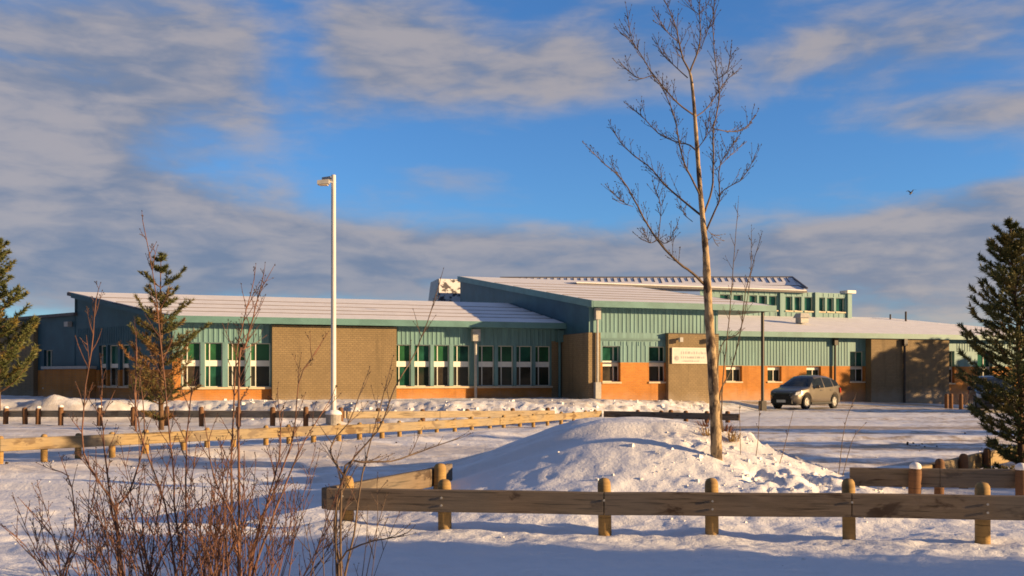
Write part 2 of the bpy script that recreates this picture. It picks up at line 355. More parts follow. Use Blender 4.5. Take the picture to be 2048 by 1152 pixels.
me.polygons.add(len(fc)); me.polygons.foreach_set('loop_start', (np.arange(len(fc)) * 4).astype(np.int32)); me.polygons.foreach_set('loop_total', np.full(len(fc), 4, np.int32))
me.polygons.foreach_set('use_smooth', np.ones(len(fc), bool)); me.update(calc_edges=True); me.validate(); me.materials.append(M['snow'])
go = bpy.data.objects.new('snowy_ground', me); COL.objects.link(go)
tag(go, 'snow covered ground with a mound, driven car park and low banks', 'ground', kind='structure')

# ------------------------------------------------------------------ the school
def Upx(px, v): k = (px - 1024) / F; return v * (SB + k * CB) / (CB - k * SB)
def Dpt(u, v): return u * SB + v * CB
def Zpx(py, px, v): return H - (py - HZ) * Dpt(Upx(px, v), v) / F
VM, VL, VR = 44.27, 47.8, 52.76               # front lines of main block, left wing, right wing
UB = Upx(1178, VM)
school = empty('school_building', (UB * CB - VM * SB, UB * SB + VM * CB, 0), 'long low school with teal siding, orange brick and snowy metal roofs', 'school', rz=R(20))
OG = (UB, VM, 0)
def part(mb, name, m, parent=None, smooth=False):
    return mb.build(name, M[m] if isinstance(m, str) else m, parent or school, OG, smooth)
class Basis:                                   # a: along the wall, b: inwards
    def __init__(s, u0, v0, ang): s.o = (u0, v0); s.c = math.cos(ang); s.s = math.sin(ang)
    def __call__(s, p): a, b, z = p; return (s.o[0] + a * s.c - b * s.s, s.o[1] + a * s.s + b * s.c, z)
FR = Basis(0, 0, 0)
def wall(mb, B, a0, a1, z0, z1, b, holes=(), depth=.22):
    A = sorted({a0, a1, *[x for h in holes for x in h[:2] if a0 < x < a1]}); Z = sorted({z0, z1, *[x for h in holes for x in h[2:] if z0 < x < z1]})
    for i in range(len(A) - 1):
        for j in range(len(Z) - 1):
            ca, cz = (A[i] + A[i + 1]) / 2, (Z[j] + Z[j + 1]) / 2
            if any(h[0] < ca < h[1] and h[2] < cz < h[3] for h in holes): continue
            mb.quad(B((A[i], b, Z[j])), B((A[i + 1], b, Z[j])), B((A[i + 1], b, Z[j + 1])), B((A[i], b, Z[j + 1])))
    for h in holes:
        x0, x1, y0, y1 = max(h[0], a0), min(h[1], a1), max(h[2], z0), min(h[3], z1)
        if x1 <= x0 or y1 <= y0: continue
        d = b + depth
        mb.quad(B((x0, b, y0)), B((x0, d, y0)), B((x0, d, y1)), B((x0, b, y1))); mb.quad(B((x1, d, y0)), B((x1, b, y0)), B((x1, b, y1)), B((x1, d, y1)))
        mb.quad(B((x0, b, y1)), B((x0, d, y1)), B((x1, d, y1)), B((x1, b, y1))); mb.quad(B((x0, d, y0)), B((x0, b, y0)), B((x1, b, y0)), B((x1, d, y0)))
def ribs(mb, B, a0, a1, z0, z1, b, step=.22, wd=.05, pr=.026):
    n = max(1, int((a1 - a0) / step)); st = (a1 - a0) / n
    for i in range(n):
        a = a0 + st * (i + .5); x0, x1 = a - wd / 2, a + wd / 2
        q = [(a - wd, b - .002), (x0, b - pr), (x1, b - pr), (a + wd, b - .002)]
        for (p0, p1) in zip(q[:-1], q[1:]): mb.quad(B((p0[0], p0[1], z0)), B((p1[0], p1[1], z0)), B((p1[0], p1[1], z1)), B((p0[0], p0[1], z1)))
rw = random.Random(4)
M['glass_brown'] = mat('dark_glass_with_blind', (.055, .045, .032), .1, .3, 1.1, spec=.28); M['glass_deep'] = mat('deep_green_glass', (.018, .085, .055), .08, .3, 1.1, spec=.28); M['glass_olive'] = mat('olive_glass', (.04, .085, .03), .1, .3, .9, spec=.3)
def window(B, a0, a1, z0, z1, b, tr=None, mull=(.25,), up='glass_green', dn='glass_dark', sill=True, name='window', rec=.2, fr=.036):
    if up == 'glass_green': up = rw.choice(('glass_green', 'glass_green', 'glass_deep', 'glass_olive')); dn = rw.choice(('glass_dark', 'glass_dark', 'glass_brown', 'glass_deep'))
    d = b + rec; mb = MB()
    for x0, x1, y0, y1 in ((a0, a0 + fr, z0, z1), (a1 - fr, a1, z0, z1), (a0 + fr, a1 - fr, z0, z0 + fr), (a0 + fr, a1 - fr, z1 - fr, z1)): mb.box(x0, x1, d - .05, d + .03, y0, y1, B)
    zones = [(z0 + fr, z1 - fr)] if tr is None else [(z0 + fr, tr[0]), (tr[1], z1 - fr)]
    for (y0, y1) in zones:
        for q in mull: a = a0 + (a1 - a0) * q; mb.box(a - fr * .6, a + fr * .6, d - .045, d + .03, y0, y1, B)
    wob = part(mb, name, 'frame')
    for i, (y0, y1) in enumerate(zones):
        p = MB(); p.quad(B((a0 + fr, d, y0)), B((a1 - fr, d, y0)), B((a1 - fr, d, y1)), B((a0 + fr, d, y1)))
        part(p, 'pane', dn if (i == 0 and len(zones) == 2) else up, wob)
    if tr:
        p = MB(); p.box(a0 + fr, a1 - fr, d - .04, d + .02, tr[0], tr[1], B); part(p, 'transom_panel', 'transom', wob)
    if sill:
        p = MB(); p.box(a0 - .03, a1 + .03, b - .07, d - .055, z0 - .09, z0 - .002, B); part(p, 'sill', 'sill', wob)
    return wob
def sloped(u_v0, u_v1, v0, v1, zf, th, mb):    # slab between v0 and v1; u ranges at both ends
    a, b = u_v0, u_v1
    low = [(a[0], v0, zf(v0) - th), (a[1], v0, zf(v0) - th), (b[1], v1, zf(v1) - th), (b[0], v1, zf(v1) - th)]
    mb.hexa(low, [(p[0], p[1], p[2] + th) for p in low])
def snow_roof(left, right, v0, v1, zf, lines, name='roof', gap=.10, th=.035, bar=.07):
    """metal roof slab plus its snow in long strips between the snow-shedding ridges"""
    mb = MB(); sloped((left(v0), right(v0)), (left(v1), right(v1)), v0, v1, zf, .16, mb); rf = part(mb, name, 'roofmetal')
    sn = MB(); L = [v0 - .03] + list(lines) + [v1]; rr = random.Random(int(v0 * 10))
    for i in range(len(L) - 1):
        a, b = L[i] + (gap if i else 0), L[i + 1]
        nseg = 26
        for k in range(nseg):
            def ue(v, f): return left(v) + .05 + (right(v) - left(v) - .1) * f
            j0 = .0; t0 = th * (1 + .0 * rr.random())
            f0, f1 = k / nseg, (k + 1) / nseg
            low = [(ue(a, f0), a, zf(a) + .004), (ue(a, f1), a, zf(a) + .004), (ue(b, f1), b, zf(b) + .004), (ue(b, f0), b, zf(b) + .004)]
            n = len(sn.v); sn.v += low + [(p[0], p[1] + (.06 if q < 2 else -.04), p[2] + t0) for q, p in enumerate(low)]
            sn.f += [(n + 4, n + 5, n + 6, n + 7), (n, n + 1, n + 5, n + 4), (n + 2, n + 3, n + 7, n + 6)] + ([(n + 3, n, n + 4, n + 7)] if k == 0 else []) + ([(n + 1, n + 2, n + 6, n + 5)] if k == nseg - 1 else [])
    part(sn, 'snow_layer', 'roofsnow', rf)
    for v in lines:
        m2 = MB(); m2.hexa([(left(v) + .1, v + .01, zf(v)), (right(v) - .1, v + .01, zf(v)), (right(v) - .1, v + .09, zf(v)), (left(v) + .1, v + .09, zf(v))], [(left(v) + .1, v + .03, zf(v) + bar), (right(v) - .1, v + .03, zf(v) + bar), (right(v) - .1, v + .09, zf(v) + bar), (left(v) + .1, v + .09, zf(v) + bar)]); part(m2, 'snow_guard', 'guard', rf)
    return rf

# ---- left classroom wing
uL = Upx(345, VL); uLe = UB
zs, zt0, zt1, zh, ze0, ze1 = 1.29, 2.26, 2.53, 3.34, 4.20, 4.50
def Ul(px): return Upx(px, VL)
BAYS = [(365, 401), (410, 445), (456, 491), (501, 541), (791, 822), (829, 861), (868, 899), (907, 940), (957, 989), (996, 1027), (1033, 1065), (1071, 1101)]
holes = [(Ul(a), Ul(b), zs, zh) for a, b in BAYS]
mb = MB(); wall(mb, FR, uL, Ul(545), zs, ze0 + .1, VL, [h for h in holes if h[0] < Ul(545)]); ribs(mb, FR, Ul(362), Ul(543), zh + .03, ze0, VL); part(mb, 'siding', 'siding')
mb = MB(); wall(mb, FR, Ul(787), Ul(1104), zs, ze0 + .1, VL, [h for h in holes if h[0] > Ul(600)]); ribs(mb, FR, Ul(791), Ul(1104), zh + .03, ze0, VL); part(mb, 'siding', 'siding')
mb = MB(); wall(mb, FR, Ul(787), Ul(1104), -1, zs, VL - .002); part(mb, 'brick_wall', 'orange')
mb = MB(); wall(mb, FR, uL, Ul(545), -1, zs, VL - .002); mb.box(uL - .01, Ul(362), VL - .06, VL + .2, zs, zt1 + .1); part(mb, 'brick_wall', 'orange')
for (a, b) in BAYS: window(FR, Ul(a), Ul(b), zs, zh, VL, (zt0, zt1), (.27,), sill=False)
mb = MB(); mb.box(Ul(360), Ul(543), VL - .1, VL - .003, zs - .1, zs - .004); part(mb, 'sill_course', 'sill')
mb = MB(); mb.box(Ul(790), Ul(1104), VL - .1, VL - .003, zs - .1, zs - .004); part(mb, 'sill_course', 'sill')
mb = MB(); mb.box(Ul(543), Ul(790), VL - .32, VL + .1, -1, ze0 - .02); part(mb, 'block_pier', 'grey')
mb = MB(); mb.box(Ul(1103), uLe - .03, VL - .05, VL + .2, -1, ze0 - .6); part(mb, 'block_pier', 'grey')
mb = MB(); mb.box(Ul(1104), uLe - .04, VL - .03, VL + .2, ze0 - .6, ze0 + .1); part(mb, 'siding', 'siding')
def lroofz(v): return ze1 + .185 * (v - (VL - .6))
rf = snow_roof(lambda v: uL - (v - VL) * .577 - .35, lambda v: uLe - .012, VL - .62, VL + 8.0, lroofz, [VL + .9, VL + 2.3, VL + 3.9, VL + 5.6], 'roof')
mb = MB(); mb.box(uL - .35, uLe - .012, VL - .75, VL - .635, ze0 + .02, ze1 + .02); mb.box(uL - .35, uLe - .012, VL - .632, VL - .01, ze0 + .03, ze0 + .07); part(mb, 'fascia', 'teal', rf)
# ---- the end wall turned away to the left, in shade
TL = 21.0
EN = Basis(uL - TL * .5, VL + TL * .866, R(-60))      # a runs from the far end to the corner at TL
X0, Y0 = uL * CB - VL * SB, uL * SB + VL * CB
def ta(px): k = (px - 1024) / F; t = (X0 - k * Y0) / (.766 + .643 * k); return TL - t
def tz(py, px): t = TL - ta(px); return H - (py - HZ) * (Y0 + .643 * t) / F
ea = ta(155)
EW = [(198, 212), (215, 236), (240, 258)]
eh = [(ta(a), ta(b), tz(772, 230), tz(690, 230)) for a, b in EW]
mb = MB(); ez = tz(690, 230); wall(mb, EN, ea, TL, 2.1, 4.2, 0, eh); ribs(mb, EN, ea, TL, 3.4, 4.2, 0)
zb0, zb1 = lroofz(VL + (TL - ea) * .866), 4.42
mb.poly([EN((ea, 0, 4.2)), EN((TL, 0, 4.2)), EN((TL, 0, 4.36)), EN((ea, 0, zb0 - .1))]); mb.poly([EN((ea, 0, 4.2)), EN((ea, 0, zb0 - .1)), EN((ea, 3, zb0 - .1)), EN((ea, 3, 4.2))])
wall(mb, EN, 0, ea, 2.1, 4.9, .05, [(ta(86), ta(103), tz(775, 95), tz(700, 95))]); part(mb, 'siding', 'shadesiding')
mb = MB(); wall(mb, EN, ea, TL, -1, 2.1, -.01, eh); wall(mb, EN, 0, ea, -1, 2.1, .04, [(ta(86), ta(103), tz(775, 95), 2.2)]); part(mb, 'brick_wall', 'orange')
mb = MB(); mb.box(ta(106), ta(192), -.5, -.02, -1, 2.15, EN); bay = part(mb, 'brick_bay', 'orange')
mb = MB(); mb.box(ta(104), ta(194), -.58, -.02, 2.16, 2.3, EN); part(mb, 'coping', 'greymetal', bay)
mb = MB(); mb.box(0.2, ta(88) - .8, -.2, .04, -1, 4.7, EN); part(mb, 'block_pier', 'grey')
for (a, b), h in zip(EW, eh): window(EN, *h, 0, (2.2, 2.4), (), up='glass_teal')
window(EN, ta(86), ta(103), tz(775, 95), tz(700, 95), .05, None, (.5,), up='glass_teal')
mb = MB(); mb.box(0, ea - .01, -.2, 9, 4.9, 5.05, EN); part(mb, 'roof', 'roofmetal')
mb = MB(); mb.box(ea - 1.0, ea - .6, -.22, .02, 4.35, 4.6, EN); part(mb, 'wall_lamp', 'greymetal')
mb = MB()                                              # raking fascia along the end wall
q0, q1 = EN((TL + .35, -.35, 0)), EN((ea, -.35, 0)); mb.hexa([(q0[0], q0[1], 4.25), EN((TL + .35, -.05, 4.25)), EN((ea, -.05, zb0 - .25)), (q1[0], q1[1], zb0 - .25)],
        [(q0[0], q0[1], 4.45), EN((TL + .35, -.05, 4.45)), EN((ea, -.05, zb0 - .02)), (q1[0], q1[1], zb0 - .02)]); part(mb, 'rake_fascia', 'shadesiding')

# ---- main block
def Um(px): return Upx(px, VM)
uC, uW = Um(1529), Um(1436)                        # canopy end, end of the solid wall
def mroofz(v): return 5.40 + .146 * (v - (VM - .6))
VB = VM + 21.4
MW = [(1205, 1241), (1298, 1333), ]
mh = [(Um(a), Um(b), 1.52, 3.27) for a, b in MW]
mb = MB(); wall(mb, FR, UB, uW, 2.47, 5.2, VM, mh, .34); ribs(mb, FR, Um(1201), uW, 3.95, 5.15, VM); ribs(mb, FR, Um(1243), Um(1296), 2.5, 3.5, VM); ribs(mb, FR, Um(1201), Um(1330), 3.3, 3.5, VM, .3)
part(mb, 'siding', 'siding')
mb = MB(); wall(mb, FR, UB, uW, -1, 2.47, VM - .004, mh, .34); part(mb, 'brick_wall', 'orange')
for h in mh: window(FR, *h, VM, (2.28, 2.55), (.72,), rec=.3)
mb = MB(); mb.box(Um(1200), Um(1330), VM - .06, VM - .004, 3.56, 3.66); part(mb, 'flashing', 'pipe')
mb = MB(); mb.box(UB - .06, Um(1200), VM - .06, VM + .3, -1, 3.92); wall(mb, Basis(UB, VB, R(-90)), 0, VB - VM - .31, -1, 3.92, -.03)
part(mb, 'block_pier', 'grey')
uP0, uP1 = Um(1331), Um(1431)
mb = MB(); mb.box(uP0, uP1, VM - .3, VM - .01, -1, 3.9); part(mb, 'block_pier', 'grey')
mb = MB(); mb.box(uP0 - .02, uP1 + .02, VM - .33, VM - .008, 3.903, 3.95); part(mb, 'flashing', 'darkmetal')
for px in (1351, 1411):
    u = Um(px); mb = MB(); mb.box(u - .05, u + .05, VM - .5, VM - .302, 3.62, 3.7); mb.box(u - .09, u + .09, VM - .62, VM - .46, 3.5, 3.72); part(mb, 'wall_lamp', 'greymetal')
mb = MB()                                           # side wall of the main block, its shade painted in as a darker blue
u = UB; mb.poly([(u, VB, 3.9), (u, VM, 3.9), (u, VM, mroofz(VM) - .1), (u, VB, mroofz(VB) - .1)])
mb.poly([(u, VM + .02, 3.9), (uW, VM + .02, 3.9), (uW, VM + .02, 5.2), (u, VM + .02, 5.2)]); part(mb, 'siding', 'shadesiding')
mb = MB(); mb.poly([(uW, VM + .01, -1), (uW, VB, -1), (uW, VB, mroofz(VB) - .1), (uW, VM + .01, mroofz(VM) - .1)]); part(mb, 'side_wall', 'shadesiding')
rf = snow_roof(lambda v: UB - .12, lambda v: uC + .15, VM - .62, VB, mroofz, [VM + 1.2, VM + 3.2, VM + 5.4, VM + 7.9, VM + 10.6, VM + 14], 'roof')
mb = MB(); mb.box(UB - .12, uC + .15, VM - .76, VM - .635, 5.12, 5.42); mb.box(UB - .12, uC + .15, VM - .632, VM - .01, 5.14, 5.17); mb.box(uW, uC + .15, VM - .005, VM + 3, 5.14, 5.18)
mb.hexa([(UB - .2, VM - .75, 5.1), (UB - .125, VM - .75, 5.1), (UB - .125, VB, mroofz(VB) - .3), (UB - .2, VB, mroofz(VB) - .3)], [(UB - .2, VM - .75, 5.43), (UB - .125, VM - .75, 5.43), (UB - .125, VB, mroofz(VB) + .03), (UB - .2, VB, mroofz(VB) + .03)])
mb.hexa([(uC + .155, VM - .75, 5.1), (uC + .22, VM - .75, 5.1), (uC + .22, VB, mroofz(VB) - .3), (uC + .155, VB, mroofz(VB) - .3)], [(uC + .155, VM - .75, 5.43), (uC + .22, VM - .75, 5.43), (uC + .22, VB, mroofz(VB) + .03), (uC + .155, VB, mroofz(VB) + .03)])
part(mb, 'fascia', 'teal', rf)
mb = MB(); mb.tube([(uC - .05, VM + .1, -.5), (uC - .05, VM + .1, 5.13)], .085, 10); mb.box(uC - .2, uC + .1, VM - .05, VM + .25, -.5, .5); part(mb, 'canopy_column', 'darkmetal')
mb = MB(); mb.box(Um(1192) - .13, Um(1192) + .13, VM - .3, VM - .07, 4.55, 5.1); part(mb, 'rainwater_head', 'greymetal')
mb = MB(); mb.tube([(Um(1192), VM - .16, 4.6), (Um(1192), VM - .16, .3)], .055, 8); part(mb, 'downpipe', 'greymetal')
mb = MB(); mb.box(Um(1186), Um(1197), VM - .32, VM - .065, .7, 1.5); part(mb, 'meter_box', 'greymetal')
for px, v, zt in ((950, VL - .1, 4.15), (1118, VL - .1, 4.15)):
    u = Upx(px, v); mb = MB(); mb.box(u - .2, u + .2, v - .3, v + .02, 3.55, 4.15); mb.tube([(u, v - .1, 3.6), (u, v - .1, .3)], .075, 8); part(mb, 'downpipe', 'greymetal' if px < 1000 else 'pipe')

# ---- right wing
def Ur(px): return Upx(px, VR)
uRe = Ur(2170)
def Zr(py, px): return Zpx(py, px, VR)
RW = [(1452, 1484, 763, 732), (1535, 1563, 763, 733), (1613, 1642, 763, 733), (1700, 1729, 763, 703), (1888, 1909, 766, 702), (1955, 1985, 768, 704)]
rh = [(Ur(a), Ur(b), Zr(c, a), Zr(d, a)) for a, b, c, d in RW]
zo = 2.42
mb = MB(); wall(mb, FR, uW, uRe, zo, 4.3, VR, rh, .3); ribs(mb, FR, uW, Ur(1698), zo + .04, 4.2, VR); ribs(mb, FR, Ur(1912), uRe, 3.45, 4.2, VR); part(mb, 'siding', 'siding')
mb = MB(); wall(mb, FR, uW, uRe, -1.5, zo, VR - .004, rh, .3); part(mb, 'brick_wall', 'orange')
for i, h in enumerate(rh):
    hi = h[3] > 2.8
    window(FR, *h, VR, (2.22, 2.42) if hi else (h[3] - .22, h[3] - .05), (.55,), up='glass_teal' if hi else 'glass_dark', rec=.27)
mb = MB(); mb.box(Ur(1731), Ur(1886), VR - .55, VR - .01, -1.5, 4.18); part(mb, 'block_pier', 'grey')
def rroofz(v): return 4.5 + .19 * (v - (VR - .6))
uRh = Upx(1775, 60.6)
rf = snow_roof(lambda v: uW + .01, lambda v: uRe + (uRh - uRe) * (v - (VR - .62)) / (60.6 - VR + .62), VR - .62, 60.6, rroofz, [VR + 2.6, VR + 5.0], 'roof', bar=.045)
mb = MB(); mb.box(uW + .01, uRe, VR - .75, VR - .635, 4.2, 4.52); mb.box(uW + .01, uRe, VR - .632, VR - .02, 4.21, 4.25); part(mb, 'fascia', 'teal', rf)
mb = MB(); mb.poly([(uRe, VR, -1.5), (uRe, 62, -1.5), (uRe, 62, 4.3), (uRe, VR, 4.3)]); part(mb, 'side_wall', 'shadesiding')
mb = MB(); a = [(uRe, VR - .62, 4.36), (uRe + .1, 62, 4.36), (uRh, 62, rroofz(60.6)), (uRh, 60.6, rroofz(60.6))]; mb.poly(a); part(mb, 'hip_roof', 'roofsnow')
for px, wd in ((1669, .07), (1808, .075)):
    v = VR - (.1 if px < 1700 else .64); u = Upx(px, v); mb = MB(); mb.tube([(u, v - .05, 4.2), (u, v - .05, -.5)], wd, 8); mb.box(u - .13, u + .13, v - .2, v + .04, 3.75, 4.19); part(mb, 'downpipe', 'darkmetal')
vv = 56.0; u = Upx(1604, vv); zv = rroofz(vv); mb = MB(); mb.box(u - .3, u + .3, vv - .3, vv + .3, zv + .1, zv + .45); mb.hexa([(u - .42, vv - .42, zv + .45), (u + .42, vv - .42, zv + .45), (u + .42, vv + .42, zv + .45), (u - .42, vv + .42, zv + .45)], [(u - .3, vv - .3, zv + .75), (u + .3, vv - .3, zv + .75), (u + .3, vv + .3, zv + .75), (u - .3, vv + .3, zv + .75)]); part(mb, 'roof_vent', 'greymetal')
vv = 60.3; u = Upx(1802, vv - 1); mb = MB(); mb.tube([(u, vv - 1.5, rroofz(vv - 1.5)), (u, vv - 1.5, rroofz(vv - 1.5) + .75)], .07, 8); part(mb, 'vent_pipe', 'darkmetal')
mb = MB(); u = Upx(1775, 60); mb.tube([(u, 59.7, 5.8), (u, 59.7, 6.35)], .06, 8); part(mb, 'vent_pipe', 'darkmetal')

# ---- rear hall with its clerestory
VH = 60.0
def Uh(px): return Upx(px, VH)
hz1 = 7.80
CW = [(1440, 1460), (1467, 1486), (1499, 1514), (1518, 1534), (1538, 1555), (1571, 1585), (1589, 1603), (1609, 1627), (1637, 1650), (1654, 1668), (1672, 1690)]
ch = [(Uh(a), Uh(b), 6.45, 7.46) for a, b in CW]
mb = MB(); uH0, uH1 = Uh(1400), Uh(1704); wall(mb, FR, uH0, uH1, 5.2, hz1, VH, ch, .25)
mb.poly([(uH1, VH, 5), (uH1, VH + 9, 5), (uH1, VH + 9, hz1), (uH1, VH, hz1)]); ribs(mb, FR, uH0, uH1, 7.52, hz1 - .05, VH, .45); ribs(mb, FR, uH0, uH1, 5.9, 6.3, VH, .45)
part(mb, 'siding', 'siding')
for h in ch: window(FR, *h, VH, None, (), up='glass_teal', name='clerestory_window', rec=.22)
for i in range(0, 3):
    px = (1562, 1632, 1697)[i]; u = Uh(px); mb = MB(); mb.box(u - .16, u + .16, VH - .14, VH - .01, 5.6, hz1); part(mb, 'pilaster', 'siding')
mb = MB(); mb.box(Uh(1690), uH1 + .12, VH - .3, VH + .6, hz1 + .004, hz1 + .22); part(mb, 'parapet_cap', 'frame')
def loc(p): return (p.x * CB + p.y * SB, -p.x * SB + p.y * CB, p.z)
e1 = loc(at(1614, 578, 71.2)); s0 = loc(at(1000, 574, 74)); s1 = loc(at(1598, 574, 74)); t0 = loc(at(1000, 557, 78)); t1 = loc(at(1585, 556, 78))
mb = MB(); a = [(Uh(1150), VH - .35, 7.86), (e1[0], VH - .35, 7.86), s1, s0]; mb.hexa([(p[0], p[1], p[2] - .14) for p in a], a); rf = part(mb, 'roof', 'roofmetal')
mb = MB(); a2 = [(p[0], p[1] + (.1 if i < 2 else 0), p[2] + .003) for i, p in enumerate(a)]; mb.hexa(a2, [(p[0], p[1], p[2] + .07) for p in a2]); part(mb, 'snow_layer', 'roofsnow', rf)
mb = MB(); up = [s0, s1, t1, t0]; mb.hexa([(p[0], p[1], p[2] - .3) for p in up], [(p[0], p[1], p[2] + .05) for p in up]); sk = part(mb, 'monitor_roof', 'roofsnow')
mb = MB(); d = Vector(s1) - Vector(s0)
for A, Bq in ((s0, s1), (t0, t1), (t1, e1), (s1, e1)): mb.tube([Vector(A) + Vector((0, 0, .06)), Vector(Bq) + Vector((0, 0, .06))], .075, 6)
n = 44
for i in range(n):
    f = i / n; p, q = Vector(t0).lerp(Vector(t1), f), Vector(s0).lerp(Vector(s1), f); k0 = .06; k1 = .42 + .25 * rw.random()
    mb.tube([p.lerp(q, k0) + Vector((0, 0, .07)), p.lerp(q, k1) + Vector((0, 0, .07))], .045, 5)
part(mb, 'frame_bar', 'roofmetal', sk)
mb = MB(); mb.poly([s1, e1, t1]); part(mb, 'hip_roof', 'roofsnow')
# frost-covered plant screen at the left of the hall
c0 = loc(at(876, 610, 71)); c1 = loc(at(934, 610, 71)); zz = 8.72
Ls = c1[0] - c0[0]
mb = MB(); mb.hexa([(c0[0], c0[1], 5), (c0[0] + Ls, c0[1], 5), (c0[0] + Ls, c0[1] + 3.8, 5), (c0[0], c0[1] + 3.8, 5)], [(c0[0] + .02, c0[1] + .05, zz), (c0[0] + Ls, c0[1] + .05, zz), (c0[0] + Ls, c0[1] + 3.0, zz), (c0[0] + .25, c0[1] + 2.9, zz)]); pl = part(mb, 'plant_screen', 'greymetal')
mb = MB(); mb.hexa([(c0[0] + .05, c0[1] - .05, 5), (c0[0] + Ls, c0[1] - .05, 5), (c0[0] + Ls, c0[1] - .005, 5), (c0[0] + .05, c0[1] - .005, 5)], [(c0[0] + .08, c0[1] - .01, zz), (c0[0] + Ls, c0[1] - .01, zz), (c0[0] + Ls, c0[1] + .045, zz), (c0[0] + .08, c0[1] + .045, zz)]); part(mb, 'louvre_panel', 'frosted', pl)
# back of the building, so that it closes from the side
mb = MB()
mb.poly([(uL - 4.6, VL + 8, 6.0), (uL - 4.6, VL + 8, -1), (UB, VL + 8, -1), (UB, VL + 8, 6.0)]); mb.poly([(UB, VB, 8.5), (UB, VB, -1), (uC, VB, -1), (uC, VB, 8.5)]); part(mb, 'back_wall', 'shadesiding')

# ---- the sign on the pier
def sw(a, z): return (a, VM - .36, z)
sa0, sa1 = Um(1337), Um(1418)
zc0, zc1 = 2.42, 3.22
sg = empty('school_sign', (sa0 * CB - VM * SB, sa0 * SB + VM * CB, 2.4), 'white school name board with faded lettering, mounted on the tan block pier', 'sign', rz=R(20))
og = (sa0, VM, 2.4)
mb = MB(); mb.box(sa0, sa1, VM - .37, VM - .305, zc0, zc1); mb.build('board', M['sign'], sg, og)
mb = MB()
for x0, x1, y0, y1 in ((sa0, sa1, zc0, zc0 + .05), (sa0, sa1, zc1 - .05, zc1), (sa0, sa0 + .05, zc0 + .05, zc1 - .05), (sa1 - .05, sa1, zc0 + .05, zc1 - .05)): mb.box(x0, x1, VM - .385, VM - .372, y0, y1)
mb.build('border', M['frame'], sg, og)
mb = MB(); rs = random.Random(3)
mb.lathe([(0.001, 0), (.12, 0), (.12, .01), (.001, .01)], (0, 0, 0), 14); lv = [(sa0 + .27 + p[0], VM - .374 - p[2], zc0 + .27 + p[1]) for p in mb.v]; mb.v = lv
for row, (zr, hh, a_, b_) in enumerate(((2.9, .13, .5, 1.75), (2.68, .10, .5, 1.6), (2.52, .06, .55, 1.3))):
    a = sa0 + a_
    while a < sa0 + b_ * (sa1 - sa0) / 2.0:
        wd = hh * rs.choice((.35, .5, .6)); mb.box(a, a + wd, VM - .376, VM - .3705, zr, zr + hh * rs.choice((.7, 1, 1))); a += wd + hh * rs.choice((.18, .18, .6))
mb.build('lettering', M['signink'], sg, og)

# ------------------------------------------------------------------ street lamp
D = 35.0; b = at(667, 838, D); b.z = gz(b.x, b.y)
lamp = empty('street_lamp', b, 'tall pale street lamp on a concrete foot behind the tan rail fence', 'street lamp')
top = at(667, 351, D).z - b.z
mb = MB(); mb.lathe([(.14, .3), (.12, .34), (.095, .4), (.08, top), (.07, top + .02)], sides=16); mb.build('pole', M['pole'], lamp, smooth=True)
mb = MB(); mb.lathe([(.27, -.3), (.27, .27), (.24, .3)], sides=18); mb.build('concrete_foot', M['concrete'], lamp)
mb = MB(); mb.lathe([(.30, .25), (.27, .34), (.17, .40), (.05, .42)], sides=14); mb.build('snow_cap', M['roofsnow'], lamp, smooth=True)
for (dyy, zz, ln) in ((-.16, top - .30, .52), (.18, top - .13, .42)):
    mb = MB(); mb.tube([(-.03, dyy * .4, zz + .05), (-.16, dyy, zz + .06)], .03, 8)
    mb.hexa([(-.12, dyy - .13, zz - .03), (-.12, dyy + .13, zz - .03), (-ln, dyy + .15, zz - .06), (-ln, dyy - .15, zz - .06)][::-1], [(-.12, dyy - .09, zz + .13), (-.12, dyy + .09, zz + .13), (-ln, dyy + .12, zz + .08), (-ln, dyy - .12, zz + .08)][::-1])
    hd = mb.build('luminaire', M['greymetal'], lamp)
    mb = MB(); mb.box(-ln + .06, -.17, dyy - .1, dyy + .1, zz - .085, zz - .052); mb.build('lens', M['sill'], hd)

